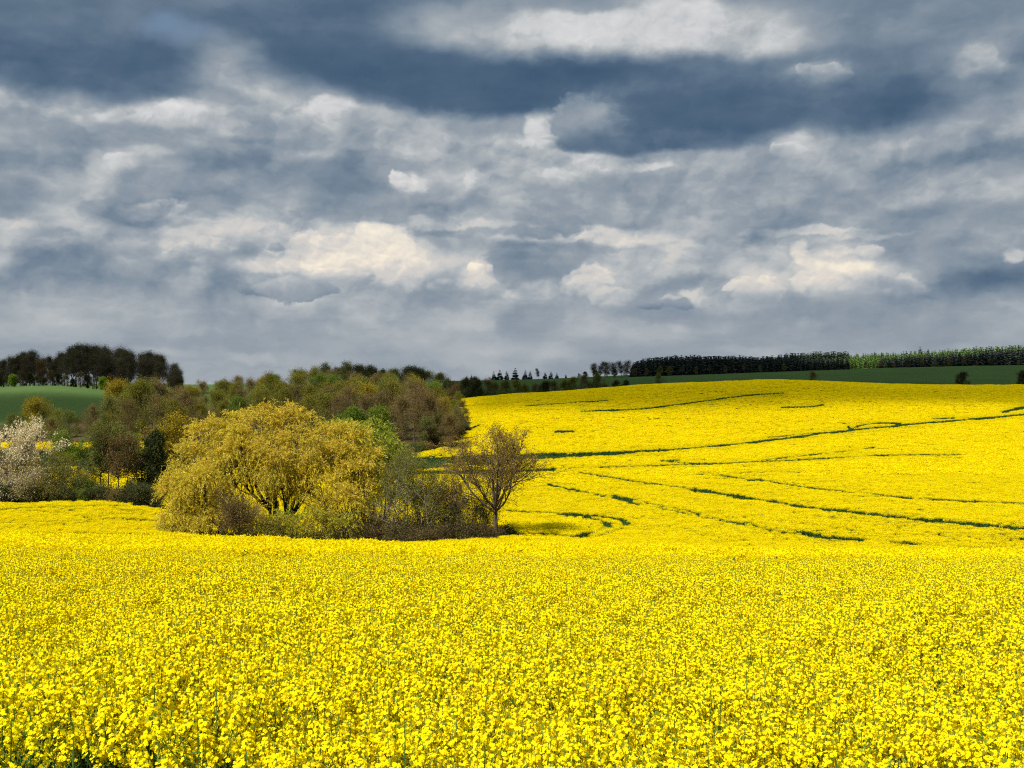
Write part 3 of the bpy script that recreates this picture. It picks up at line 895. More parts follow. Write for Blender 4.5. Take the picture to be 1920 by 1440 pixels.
def tree_meshes(sk, bark, twigm, leafm, leaf_n=4, leaf_size=.12, spread=.25, twig_w=1.0, aspect=.6, extra_twigs=0, twig_len=.5, limit=2, hang=0.0):
    """trunk mesh (stem and limbs) and crown mesh (twigs and leaves)"""
    tubes, tw, tips = sk
    a, b = Soup(), Soup()
    for pts, rad, lev in tubes:
        if lev <= limit - 1 or lev < 1:
            a.tube(pts, rad, 7 if lev < 0 else 5 if lev == 0 else 4, 0)
        else:
            b.tube(pts, rad, 3, 0)
    if tw:
        p0 = np.array([t[0] for t in tw]); p1 = np.array([t[1] for t in tw]); w_ = np.array([t[2] for t in tw])
        b.blades(p0, p0 + (p1 - p0) * 1.1, w_ * 2 * twig_w, 0)
    T = np.array([t[0] for t in tips]); Dv = np.array([t[1] for t in tips])
    if extra_twigs:
        q = np.repeat(T, extra_twigs, 0); dv = np.repeat(Dv, extra_twigs, 0)
        q = q + rng.normal(size=q.shape) * spread * .4
        dv = unit(dv + rng.normal(size=q.shape) * .55 + np.array([0, 0, .15 - hang]))
        e = q + dv * (rng.uniform(.5, 1.2, len(q)) * twig_len)[:, None]
        b.blades(q, e, np.full(len(q), .022 * twig_w), 0)
        T = np.concatenate([T, e]); Dv = np.concatenate([Dv, dv])
    if leaf_n > 0:
        q = np.repeat(T, leaf_n, 0); dv = np.repeat(Dv, leaf_n, 0)
        q = q + rng.normal(size=q.shape) * spread
        dv = dv * .5 + rng.normal(size=q.shape) * .7 + np.array([0, 0, .1 - hang * 2])
        z = leaf_size * rng.uniform(.6, 1.3, len(q))
        b.leafs(q, dv, z, z * aspect, 1)
    return a.mesh('trunk', [bark], True), b.mesh('crown', [twigm, leafm])

ALL_TREES = []
def plant(name, ms, px, d, label, cat='tree', scale=1.0, rot=None, group=None, sink=.15, sz=None, names=('trunk', 'crown')):
    """an empty at the foot of the tree with its trunk and its crown"""
    X, Y, Z = ground_at(px, d)
    o = bpy.data.objects.new(name, None)
    C.objects.link(o)
    o.location = (X, Y, Z - sink)
    o.rotation_euler = (0, 0, rng.uniform(0, 6.28) if rot is None else rot)
    o.scale = (scale, scale, sz or scale)
    o.empty_display_size = .3
    tag(o, label, cat, group)
    for nm, me in zip(names, ms):
        link(nm, me, o)
    return o
def hfor(px, d, ytop, sink=.15):
    """height that brings a tree's top to a picture row"""
    return -(ytop - 720) / F * d - (ground_at(px, d)[2] - sink)

TW_BROWN = leaf_mat('twig_brown', (.100, .074, .036), (.175, .132, .068), 0, .12)
TW_DARK = leaf_mat('twig_dark', (.052, .040, .020), (.105, .080, .042), 0, .12)
TW_RED = leaf_mat('twig_reddish', (.115, .082, .042), (.185, .135, .075), 0, .12)
TW_FAR = leaf_mat('twig_far', (.115, .092, .066), (.20, .165, .120), 0, .12)
TW_GREY = leaf_mat('twig_grey', (.11, .098, .060), (.19, .165, .105), 0, .12)
LF_OAK = leaf_mat('bud_ochre', (.21, .140, .028), (.32, .225, .050), .3, .08)
LF_RUST = leaf_mat('bud_rust', (.150, .112, .036), (.22, .165, .055), .25, .12)
LF_OLIVE = leaf_mat('leaf_olive', (.150, .150, .022), (.24, .225, .034), .35, .12)
LF_OCHRE = leaf_mat('leaf_ochre', (.24, .185, .016), (.36, .27, .026), .35, .1)
LF_GREEN = leaf_mat('leaf_fresh', (.110, .170, .022), (.180, .250, .034), .4, .12)
LF_BRIGHT = leaf_mat('leaf_bright', (.11, .20, .016), (.17, .27, .026), .4)
LF_DULL = leaf_mat('leaf_dull', (.125, .140, .030), (.195, .205, .048), .3, .12)
LF_DARK = leaf_mat('leaf_dark', (.040, .052, .018), (.072, .088, .030), .2, .12)
LF_DKOL = leaf_mat('leaf_dark_olive', (.055, .058, .022), (.095, .098, .036), .2, .12)
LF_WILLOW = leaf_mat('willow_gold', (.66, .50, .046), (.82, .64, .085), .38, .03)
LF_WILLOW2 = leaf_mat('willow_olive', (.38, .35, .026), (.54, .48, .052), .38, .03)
LF_LIME = leaf_mat('willow_lime', (.34, .37, .030), (.48, .50, .060), .4, .03)
LF_BLOSSOM = leaf_mat('blossom_cream', (.60, .50, .29), (.76, .67, .44), .3, .08)

LF_DEAD = leaf_mat('leaf_dead', (.080, .062, .024), (.130, .105, .044), .2, .12)
# ---- weeping willows: limbs to rounded lobes, hanging shoots set with narrow leaves
def willow(lobes, base=(0, 0), r0=.42, n_per=1.0, leaf=0, fork=2.2, lean=0.0):
    a, b = Soup(), Soup()
    stems = []
    for sx_, sf, sr in ((0, 1.0, 1.0), (-1.2, .8, .55), (1.4, .6, .5)):
        f1 = np.array([base[0] + sx_ * (.75 if fork > 2 else .2) + lean * sf + rng.normal() * .2, base[1] + rng.uniform(-.6, .6), fork * sf])
        m1 = f1 * .5 + np.array([rng.normal() * .15, 0, 0])
        a.tube(np.array([[f1[0] * .8, f1[1], -.2], m1, f1]), np.array([1.2, 1, .85]) * r0 * sr, 7, 0)
        stems.append(f1)
    stems = np.array(stems)
    def bend(p, q, k, n=6):
        t = np.linspace(0, 1, n)[:, None]
        m = (p + q) / 2 + np.array([0, 0, -np.linalg.norm(q - p) * .12]) + rng.normal(size=3) * .35 * k
        return (1 - t) ** 2 * p + 2 * t * (1 - t) * m + t * t * q
    for (cx, cy, cz, rx, ry, rz) in lobes:
        c = np.array([cx, cy, cz]); rad = np.array([rx, ry, rz]) * 1.13
        cb = c + np.array([0, 0, -rz * .35])
        near_ = np.argmin(np.abs(stems[:, 0] - cx) + rng.uniform(0, 1.5, len(stems)))
        pt = bend(stems[near_], cb, 1)
        a.tube(pt, np.linspace(r0 * .55, r0 * .25, len(pt)), 6, 0)
        for i in range(14):
            dv = unit(rng.normal(size=3) + np.array([0, 0, .5]))
            s0 = pt[rng.integers(3, len(pt))]
            e = c + dv * rad * rng.uniform(.65, .9)
            q = bend(s0, e, .6, 5)
            (a if i < 6 else b).tube(q, np.linspace(r0 * .2, .03, 5), 4, 0)
        area = (rx * ry + rx * rz + ry * rz) / 3
        # each lobe carries smaller tufts of shoots over its outside
        ntf = int(10 + 5.5 * area)
        tv = unit(rng.normal(size=(ntf, 3)) + np.array([0, -.25, .35]))
        tc_ = c + tv * rad * rng.uniform(.70, 1.02, ntf)[:, None]
        tr_ = rng.uniform(.40, .85, ntf)
        ns = int(142 * area ** .9 * n_per)
        wch = rng.integers(0, ntf, ns)
        dv = unit(rng.normal(size=(ns, 3)) + tv[wch] * .9 + np.array([0, 0, .25]))
        st = tc_[wch] + dv * (tr_[wch] * rng.uniform(.35, 1.0, ns))[:, None]
        upper = np.clip((st[:, 2] - c[2]) / rz, -1, 1)
        dirv = unit(dv * np.array([1, 1, .7]) + np.array([0, 0, .35]) + np.outer(np.clip(upper, 0, 1), [0, 0, .9]) + rng.normal(size=(ns, 3)) * .35)
        ln = rng.uniform(.5, 1.25, ns) * (1 + (1.5 if cz < 6 else .7) * np.clip(-upper + .3, 0, 1.2)) * np.where(rng.uniform(0, 1, ns) < .06, 1.5, 1)
        grav = np.where(upper > .35, .16, .34)
        nseg = 7
        pcur = st.copy(); d = dirv.copy()
        for k in range(nseg):
            step = (ln / nseg)[:, None]
            nxt = pcur + d * step
            b.blades(pcur, nxt + (nxt - pcur) * .2, np.full(ns, .022), 0)
            for rep in range(3):
                ld = unit(d * 1.0 + rng.normal(size=(ns, 3)) * .5 + np.array([0, 0, -.12]))
                z = rng.uniform(.15, .32, ns)
                pk = rng.uniform(0, 1, ns)
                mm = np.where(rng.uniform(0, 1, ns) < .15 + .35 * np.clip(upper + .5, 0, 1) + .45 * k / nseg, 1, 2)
                o = pcur + (nxt - pcur) * pk[:, None]
                for mt in (1, 2):
                    s_ = mm == mt
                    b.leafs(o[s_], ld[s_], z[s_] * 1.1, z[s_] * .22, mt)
            d = unit(d + np.stack([np.zeros(ns), np.zeros(ns), -grav * (1 + .2 * k)], -1) + rng.normal(size=(ns, 3)) * .08)
            pcur = nxt
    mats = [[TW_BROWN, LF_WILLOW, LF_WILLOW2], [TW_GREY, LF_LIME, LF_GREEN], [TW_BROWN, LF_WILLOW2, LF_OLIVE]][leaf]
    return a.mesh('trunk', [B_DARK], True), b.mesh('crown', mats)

def plant_willow(name, px, d, label, lobes_px, **kw):
    """lobes given as (picture column, row, half width, half height in picture pixels, depth offset)"""
    X, Y, Z = ground_at(px, d)
    k_ = d / F
    lb = [((lx - 960) * k_ - X, dy, -(ly - 720) * k_ - Z, rx * k_, rx * k_ * .85, ry * k_) for lx, ly, rx, ry, dy in lobes_px]
    ms = willow(lb, **kw)
    return plant(name, ms, px, d, label, rot=0, sink=0)
plant_willow('weeping_willow', 395, 112, 'golden weeping willow at the left end of the grove, shoots reaching the rapeseed',
             [(354, 888, 36, 42, 0), (420, 876, 34, 34, .5), (384, 838, 38, 34, 2.6), (452, 862, 30, 46, -.6), (334, 946, 22, 40, -1), (398, 908, 38, 30, -3.2), (368, 970, 30, 34, -2.6), (436, 812, 32, 26, 3.4), (434, 962, 28, 38, -2.6), (398, 980, 24, 28, -3.6), (372, 925, 30, 34, .5), (344, 985, 20, 24, -2), (470, 985, 22, 24, -2)], r0=.34, fork=3.0)
plant_willow('weeping_willow', 517, 114, 'tallest golden weeping willow, dark bare stems showing under its dome',
             [(488, 810, 40, 32, .5), (542, 800, 36, 28, 2.2), (570, 846, 34, 32, -1.8), (474, 856, 24, 28, -2.2), (522, 856, 28, 24, -3.6), (614, 836, 32, 28, 1.8), (590, 892, 24, 26, -2.6), (496, 898, 18, 20, 1.5), (548, 900, 15, 22, -2.8), (540, 880, 26, 26, -3.6), (514, 908, 15, 20, -2.4), (580, 918, 17, 24, -2.2), (458, 892, 26, 32, -1)], r0=.40, fork=5.2)
plant_willow('weeping_willow', 628, 113, 'golden weeping willow right of the tallest one, above dark undergrowth',
             [(650, 838, 34, 28, 1.4), (634, 868, 32, 28, 0), (690, 880, 24, 32, .6), (668, 904, 26, 30, -1.4), (612, 922, 22, 26, -2.6), (654, 948, 26, 28, -2.8), (690, 934, 16, 30, .5), (622, 962, 18, 22, -3)], r0=.30, fork=4.0, lean=.6)
plant_willow('willow_tree', 700, 119, 'yellow green willow behind the golden ones, next to the pale birch stems',
             [(640, 830, 44, 32, 0), (690, 845, 44, 40, .5), (728, 870, 34, 36, 0), (700, 890, 46, 42, -1), (745, 905, 24, 30, 0)], leaf=1, r0=.25, fork=3, n_per=.75)
# low willow scrub at the foot of the grove
def plant_scrub(px, d, w_, h_, label, leaf=2, npx=.8):
    plant_willow('willow_shrub', px, d, label, [(px + dx * w_, 1012 - h_ * (.45 + .18 * dz), w_ * .48, h_ * .5, dy) for dx, dz, dy in ((-.45, 0, 0), (.4, .1, .3), (0, .8, -.3))], r0=.06, fork=.35, leaf=leaf, n_per=npx)
plant_scrub(520, 106, 26, 30, 'low olive willow shrub below the dark stems of the tallest golden willow', npx=1.0)
plant_scrub(590, 106.5, 34, 36, 'widest drooping olive willow shrub at the front edge of the grove')
plant_scrub(648, 106.5, 26, 26, 'small olive willow shrub at the front edge of the grove, nearest the birch stems')
plant_scrub(545, 109, 22, 40, 'lime green willow shrub in the opening below the tallest golden willow', leaf=1)

# ---- the oak at the right end of the grove
rng = np.random.default_rng(23)
h = hfor(928, 113, 800)
sk = grow(H=h, r0=.28, fork=.29, limbs=11, limb_ang=(6, 70), limb_len=.52, lvar=(.88, 1.1), kids=(8, 5, 4, 2), ratio=.56, up=.10, wob=.10, leader=False, lean=(.06, 0), minr=.014, kid_ang=(20, 55))
plant('oak_tree', tree_meshes(sk, B_BROWN, TW_BROWN, LF_OAK, 1, .13, .14, 1.2, .7, 1, .25), 928, 112, 'round crowned oak with open branches and ochre buds at the right end of the grove', rot=.4, scale=1.12, sz=1.0)

# ---- birches and bare trees between the willows and the oak
def birch(H, leafm=LF_DULL, ln=1, r0=.075, limbs=18, kids=(5, 4), ll=.20):
    return tree_meshes(grow(H=H, r0=r0, fork=.3, limbs=limbs, limb_ang=(25, 62), limb_len=ll, kids=kids, ratio=.6, up=.03, wob=.12, shape='egg', droop=.15, minr=.012),
                       B_BIRCH, TW_BROWN, leafm, ln + 1, .13, .18, 1, .6, 1, .5, hang=.25)
for px, d, yt, lab in ((731, 108, 852, 'pale slender birch stem just right of the golden willows, sparse grey green twigs'),
                       (722, 110, 868, 'shorter thin birch tight beside the pale slender birch'),
                       (757, 109, 845, 'dark stemmed young birch with few leaves, second birch from the willows'),
                       (764, 112, 852, 'thin birch half hidden behind the dark stemmed young birch'),
                       (806, 108, 866, 'pale birch pair stem in front of the rusty bare tree'),
                       (814, 109, 885, 'lower birch stem leaning beside the pale birch in front of the rusty bare tree'),
                       (745, 114, 838, 'tallest birch of the grove, olive topped, behind the young birches'), (782, 115, 848, 'tall olive birch behind the rusty bare tree'),
                       (845, 116, 858, 'tall grey birch left of the dark green thorn bush')):
    plant('birch_tree', birch(hfor(px, d, yt), LF_DULL if px < 790 else LF_OLIVE, 2, .09 if px != 731 else .085), px, d, lab)
def bare(H, twm=TW_BROWN, lf=LF_RUST, ln=1, fork=.2, limbs=9, ang=(15, 65), bark=B_DARK, ll=.5, kids=(7, 5, 4), r0=None, xt=2, ls=.13, lead=False, shape='round', tlen=.45, tww=1.0, up=.1):
    return tree_meshes(grow(H=H, r0=r0 or H * .019, fork=fork, limbs=limbs, limb_ang=ang, limb_len=ll, kids=kids, ratio=.6, up=up, wob=.12, leader=lead, shape=shape), bark, twm, lf, ln, ls, .2, tww, .6, xt, tlen)
plant('bare_tree', bare(hfor(795, 113, 868), TW_RED, LF_RUST, 2, .22, 10, (15, 75)), 795, 113, 'rusty brown bare tree with crooked limbs between the birches and the dark green bush')
plant('bare_tree', bare(hfor(835, 115, 885), TW_RED, LF_OAK, 1, .25, 8, (20, 75), xt=1), 835, 115, 'smaller reddish bare tree leaning right, left of the oak')
plant('thorn_bush', bare(hfor(878, 116, 893), TW_DARK, LF_DKOL, 4, .1, 11, (15, 80), ll=.55, xt=1), 870, 116, 'dense dark green thorn bush against the left side of the oak', 'bush')
plant('thorn_bush', bare(hfor(905, 117, 925), TW_DARK, LF_DULL, 1, .1, 8, (15, 75), xt=1), 900, 117, 'thin dark bush under the oak branches, touching the oak trunk', 'bush')
plant('bare_shrub', bare(hfor(450, 105.5, 918), TW_BROWN, LF_RUST, 1, .16, 12, (5, 50), B_BROWN, ll=.68, r0=.07, xt=3), 450, 105.5, 'leafless brown shrub standing in front of the left golden willow', 'shrub')
plant('bare_shrub', bare(hfor(500, 105.5, 962), TW_BROWN, LF_OLIVE, 1, .1, 10, (10, 70), B_BROWN, r0=.04, xt=3), 500, 105.5, 'low brown twiggy shrub just right of the leafless brown shrub', 'shrub')
# low brush of twigs filling the grove floor on the right
bi = 0
for px, d, yt, lab in ((690, 108, 975, 'dark brown brush at the foot of the willow next to the birch stems'), (715, 111, 955, 'dark leafy brush behind the first birch stems'), (745, 107, 982, 'low dead brush between the first birches'),
                       (775, 110, 958, 'dark brush below the rusty bare tree, right of the young birch'), (790, 106.5, 984, 'lowest grey brush in front of the rusty bare tree'), (825, 107, 978, 'brown brush right of the pale birch pair'),
                       (850, 109, 965, 'dark brush left of the thorn bush'), (870, 107.5, 985, 'flat brown brush in front of the thorn bush'), (898, 109, 980, 'brown brush left of the oak trunk'),
                       (660, 109, 955, 'dark shaded brush under the right golden willow'), (630, 108, 975, 'dark brush below the leaning golden willow limb'), (945, 114, 985, 'green bramble right of the oak trunk')):
    plant('brush_bush', bare(hfor(px, d, yt), TW_DARK, LF_DEAD if px != 945 else LF_DARK, 1, .08, 12, (20, 85), kids=(6, 5, 4), ll=.7, r0=.03, xt=2, ls=.15), px, d, lab, 'bush')
    bi += 1

# ---- hedgerow on the left
rng = np.random.default_rng(31)
bl = tree_meshes(grow(H=hfor(28, 138, 786), r0=.2, fork=.12, limbs=16, limb_ang=(5, 70), limb_len=.60, kids=(7, 6, 4), ratio=.55, up=.12, wob=.1, leader=False), B_BROWN, TW_GREY, LF_BLOSSOM, 4, .17, .10, 1.0, .7, 1, .5)
plant('blossom_tree', bl, 28, 138, 'cream blossoming wild cherry at the left edge of the hedgerow', rot=1.0)
plant('blossom_shrub', tree_meshes(grow(H=hfor(-25, 136, 850), r0=.12, fork=.1, limbs=14, limb_ang=(10, 75), limb_len=.6, kids=(7, 5, 4), ratio=.55, leader=False), B_BROWN, TW_GREY, LF_BLOSSOM, 2, .15, .12, 1, .7, 1, .5), -8, 136, 'pale greyish blossoming shrub below the cream wild cherry', 'shrub')
for px, d, yt, lf, tw_, n, lab in ((50, 134, 872, LF_BLOSSOM, TW_GREY, 1, 'pale twiggy shrub at the foot of the cream wild cherry'),
                               (92, 136, 848, LF_OLIVE, TW_GREY, 2, 'loose olive shrub right of the cream wild cherry with yellow field showing through'),
                               (128, 137, 858, LF_DULL, TW_GREY, 2, 'rounded olive grey shrub in the hedgerow, left of the four thin trunks'),
                               (160, 136, 902, LF_GREEN, TW_BROWN, 4, 'small green bush at the hedgerow foot, left of the thin trunks'),
                               (20, 134, 905, LF_DARK, TW_DARK, 4, 'dark shaded bush under the wild cherry'), (75, 133.5, 912, LF_DKOL, TW_DARK, 3, 'dark low bush at the rapeseed edge, right of the wild cherry'),
                               (118, 133.5, 917, LF_DKOL, TW_BROWN, 3, 'dark low bush under the rounded olive grey shrub'),
                               (190, 135, 912, LF_DKOL, TW_BROWN, 2, 'brown low brush at the foot of the leftmost thin trunks'), (220, 135, 916, LF_RUST, TW_BROWN, 2, 'rusty low brush between the thin trunks'),
                               (252, 136, 905, LF_DARK, TW_DARK, 4, 'dark green bush right of the thin trunks'), (272, 134.5, 912, LF_DKOL, TW_DARK, 3, 'dark low brush left of the golden willow'),
                               (172, 141, 885, LF_OLIVE, TW_RED, 1, 'reddish twiggy shrub behind the leftmost thin trunk')):
    plant('hedge_shrub', bare(hfor(px, d, yt), tw_, lf, n, .1, 13, (10, 78), kids=(7, 5, 4), ll=.62, r0=.05, xt=2, ls=.15), px, d, lab, 'shrub')
for px, d, yt, lf, n, lab in ((191, 142, 805, LF_DULL, 2, 'leftmost of the four thin trunked trees in the hedgerow gap'),
                          (203, 143, 790, LF_DULL, 3, 'second of the four thin trunked trees, grey green dome on top'),
                          (226, 141, 815, LF_RUST, 1, 'third of the four thin trunked trees, brown twiggy top'), (238, 142, 812, LF_RUST, 1, 'rightmost of the four thin trunked trees, beside the ivy covered tree')):
    ms = tree_meshes(grow(H=hfor(px, d, yt), r0=.13, fork=.58, limbs=12, limb_ang=(15, 75), limb_len=.34, kids=(7, 5, 4), ratio=.6, up=.12, wob=.16, shape='vase'), B_DARK, TW_BROWN, lf, n, .15, .25, 1, .6, 2, .45)
    plant('thin_tree', ms, px, d, lab)
plant('ivy_tree', tree_meshes(grow(H=hfor(290, 144, 808), r0=.2, fork=.1, limbs=26, limb_ang=(20, 80), limb_len=.30, kids=(6, 5, 3), ratio=.55, shape='egg'), B_DARK, TW_DARK, LF_DARK, 7, .2, .25, 1, .7), 288, 144, 'dark ivy covered tree just left of the golden willows')
plant('maple_tree', tree_meshes(grow(H=hfor(330, 152, 780), r0=.2, fork=.3, limbs=14, limb_ang=(15, 75), limb_len=.42, kids=(7, 5, 4), ratio=.6), B_DARK, TW_BROWN, LF_OCHRE, 4, .2, .3, 1, .7, 1), 322, 152, 'ochre leafed tree behind the left golden willow, right of the ivy covered tree')

# ---- woods: a few grown kinds, each tree of a wood a copy with its own place
rng = np.random.default_rng(41)
KIN = {}
def kind(nm, n, **kw):
    tm = kw.pop('tm')
    KIN[nm] = [tree_meshes(grow(**kw), *tm) for _ in range(n)]
base = dict(H=15, r0=.2, fork=.14, limbs=15, limb_ang=(15, 75), limb_len=.40, kids=(7, 5, 4), ratio=.6, up=.10, wob=.12)
kind('brown', 4, **base, tm=(B_BROWN, TW_BROWN, LF_RUST, 1, .20, .45, 1.5, .6, 3, 1.0))
kind('reddish', 3, **base, tm=(B_BROWN, TW_RED, LF_RUST, 1, .18, .45, 1.6, .6, 3, 1.0))
kind('olive', 3, **base, tm=(B_DARK, TW_BROWN, LF_OLIVE, 3, .24, .5, 1.5, .7, 1, .8))
kind('ochre', 2, **base, tm=(B_DARK, TW_BROWN, LF_OCHRE, 4, .24, .5, 1.5, .7, 1, .8))
kind('green', 3, **base, tm=(B_DARK, TW_GREY, LF_GREEN, 4, .24, .5, 1.5, .7, 1, .8))
kind('dull', 2, **base, tm=(B_DARK, TW_GREY, LF_DULL, 3, .24, .5, 1.6, .7, 1, .8))
kind('dark', 3, **{**base, 'fork': .15}, tm=(B_DARK, TW_DARK, LF_DKOL, 5, .28, .5, 1.6, .7, 1, .8))
kind('slim', 4, **{**base, 'fork': .30, 'limb_len': .27, 'limb_ang': (12, 50), 'shape': 'egg', 'limbs': 15}, tm=(B_PALE, TW_FAR, LF_DKOL, 1, .18, .5, 1.5, .7, 2, 1.5))
kind('beech', 4, **{**base, 'fork': .28, 'limb_len': .38, 'limb_ang': (10, 55), 'shape': 'vase'}, tm=(B_PALE, TW_FAR, LF_DKOL, 1, .18, .5, 1.5, .7, 2, 1.5))
DESC = {'brown': 'brown bare crowned tree', 'reddish': 'reddish brown leafless tree', 'olive': 'olive budding tree', 'ochre': 'ochre leafed tree', 'green': 'fresh green tree', 'dull': 'grey green tree', 'dark': 'dark olive tree', 'slim': 'slim dark leafless tree', 'beech': 'broad dark leafless tree', 'bright': 'bright green tree'}
NAME = {'brown': 'bare_tree', 'reddish': 'bare_tree', 'olive': 'budding_tree', 'ochre': 'maple_tree', 'green': 'leafy_tree', 'dull': 'leafy_tree', 'dark': 'dark_tree', 'slim': 'slim_tree', 'beech': 'beech_tree'}
ORD = ['leftmost', 'second from the left', 'third from the left', 'fourth from the left', 'fifth from the left', 'sixth from the left', 'seventh from the left', 'eighth from the left', 'ninth from the left', 'tenth from the left',
       'eleventh from the left', 'twelfth from the left', 'thirteenth from the left', 'fourteenth from the left', 'fifteenth from the left', 'sixteenth from the left']
NTH = [o + ' from the left' if 'left' not in o else o for o in ORD] + ['%s from the left' % n for n in ('seventeenth', 'eighteenth', 'nineteenth', 'twentieth', 'twenty first', 'twenty second', 'twenty third', 'twenty fourth', 'twenty fifth', 'twenty sixth', 'twenty seventh', 'twenty eighth', 'twenty ninth', 'thirtieth', 'thirty first', 'thirty second', 'thirty third', 'thirty fourth', 'thirty fifth', 'thirty sixth')]
def wood_row(where, group, trees):
    """trees: (kind, column, distance, height in metres); labels count each kind along the row"""
    by = {}
    for t in trees:
        by.setdefault(t[0], []).append(t)
    for kd, ts in by.items():
        ts.sort(key=lambda t: t[1])
        for i, (kd, px, d, hh) in enumerate(ts):
            lab = '%s %s, %s' % (DESC[kd], where, NTH[min(i, 35)]) if len(ts) > 1 else 'only %s %s' % (DESC[kd], where)
            v = KIN[kd][rng.integers(0, len(KIN[kd]))]
            s_ = hh / 15
            plant(NAME[kd], v, px, d, lab, scale=s_ * rng.uniform(.95, 1.05), sz=s_, group=group)
def fill(px0, px1, d, sp, kinds, hh, jit=.4, hmax=21):
    """a row of trees at even steps with some jitter; hh(px) gives the top row in the picture"""
    out = []
    x = at(px0, d)
    while x < at(px1, d):
        xx = x + rng.uniform(-.5, .5) * sp * jit
        dd = d + rng.uniform(-7, 7)
        px = 960 + F * xx / dd
        top = hh(px) + rng.uniform(-3, 9)
        h_ = hfor(px, dd, top)
        kd = kinds(px) if callable(kinds) else kinds[rng.integers(0, len(kinds))]
        out.append((kd, px, dd, float(np.clip(h_, 5, hmax))))
        x += sp
    return out
G1 = 'trees of the mixed wood behind the grove'
I = lambda xs, ys: (lambda p: float(np.interp(p, xs, ys)))
wood_row('on the mixed wood\'s front edge', G1, fill(650, 852, 246, 4.6, ['brown', 'brown', 'reddish', 'olive', 'brown', 'brown'], I([600, 700, 780, 815, 840, 865], [752, 735, 728, 742, 770, 792])))
wood_row('in the mixed wood\'s second row', G1, fill(575, 862, 272, 5.6, ['brown', 'olive', 'olive', 'dull', 'brown', 'ochre'], I([560, 680, 780, 815, 840, 870], [738, 722, 708, 728, 758, 790])))
wood_row('amid the mixed wood above the willows', G1, fill(330, 865, 305, 6.2, ['brown', 'olive', 'reddish', 'dull', 'olive', 'green', 'olive'], I([300, 420, 560, 700, 780, 830, 865], [752, 744, 728, 716, 706, 732, 786])))
wood_row('high in the mixed wood', G1, fill(240, 856, 345, 7.0, ['brown', 'olive', 'olive', 'dull', 'green', 'ochre'], I([240, 300, 420, 560, 700, 780, 830, 860], [716, 730, 730, 716, 708, 702, 726, 775])))
wood_row('near the top of the mixed wood', G1, fill(250, 840, 390, 7.4, ['olive', 'ochre', 'brown', 'green', 'olive', 'brown'], I([250, 300, 400, 450, 520, 600, 700, 790, 840], [714, 718, 720, 706, 700, 698, 702, 706, 720])))
wood_row('on the skyline of the mixed wood', G1, fill(380, 800, 432, 7.6, lambda px: ['olive', 'green', 'ochre', 'brown'][rng.integers(0, 4)] if px < 610 else ['olive', 'brown', 'reddish'][rng.integers(0, 3)], I([370, 420, 450, 500, 560, 610, 700, 800], [711, 714, 699, 700, 690, 694, 700, 704])))
wood_row('on the skyline behind the mixed wood', 'dark trees behind the mixed wood', fill(612, 845, 485, 5.2, ['dark', 'dark', 'dull'], I([610, 650, 700, 740, 800, 830, 850], [684, 682, 688, 690, 693, 702, 712])))
# left of the wood, below the green hill
wood_row('below the green hill', 'trees below the green hill', [('ochre', 70, 300, 13.0), ('dull', 130, 292, 10.0), ('reddish', 172, 300, 11.0), ('dull', 205, 305, 13.0), ('olive', 272, 300, 17.5), ('brown', 240, 290, 13.0), ('brown', 300, 292, 13.5), ('olive', 110, 320, 8.5), ('dull', 20, 305, 8.5), ('brown', -20, 300, 9), ('reddish', 255, 325, 13), ('dull', 45, 315, 8.5), ('brown', 95, 296, 8), ('olive', 325, 275, 13), ('reddish', 345, 285, 15), ('brown', 290, 330, 17), ('olive', 232, 330, 13), ('green', 215, 345, 12)])
for px, d, yt, hh, lab in ((125, 215, 806, 0, 'bright green round bush at the edge of the far left rape strip'), (238, 218, 800, 0, 'green leafy bush behind the four thin trunks')):
    m_ = tree_meshes(grow(H=hfor(px, d, yt), r0=.12, fork=.08, limbs=18, limb_ang=(15, 85), limb_len=.5, kids=(7, 5, 4), ratio=.55, leader=False), B_DARK, TW_GREY, LF_GREEN, 5, .22, .25, 1, .7)
    plant('leafy_bush', m_, px, d, lab, 'bush')
for px, d, yt, lf, lab in ((30, 225, 822, LF_DULL, 'dull green bush behind the cream wild cherry'), (175, 228, 838, LF_DARK, 'dark bush at the green strip, left of the thin trunks'), (205, 226, 842, LF_DKOL, 'dark olive bush at the green strip, behind the thin trunks'), (268, 226, 846, LF_DULL, 'dull bush at the green strip, left of the ivy covered tree'), (160, 206, 868, LF_DKOL, 'small dark bush at the lower edge of the green strip')):
    m_ = tree_meshes(grow(H=max(2.0, hfor(px, d, yt)), r0=.10, fork=.08, limbs=16, limb_ang=(15, 85), limb_len=.55, kids=(6, 5, 4), ratio=.55, leader=False), B_DARK, TW_DARK, lf, 4, .22, .25, 1, .7)
    plant('strip_bush', m_, px, d, lab, 'bush')
# green birches leaning out of the wood behind the willows
m_ = tree_meshes(grow(H=hfor(705, 205, 766), r0=.14, fork=.12, limbs=26, limb_ang=(15, 70), limb_len=.36, kids=(7, 5, 4), ratio=.58, shape='round', droop=.12), B_BIRCH, TW_GREY, LF_GREEN, 5, .22, .3, 1, .7, 1, .5, hang=.2)
plant('birch_tree', m_, 712, 205, 'fresh green birch with white forked stem behind the yellow green willow')
m_ = tree_meshes(grow(H=hfor(668, 208, 768), r0=.14, fork=.12, limbs=24, limb_ang=(15, 75), limb_len=.36, kids=(7, 5, 4), ratio=.58), B_DARK, TW_GREY, LF_GREEN, 6, .22, .3, 1, .7, 1, .5)
plant('leafy_tree', m_, 662, 208, 'deeper green round tree left of the fresh green birch')
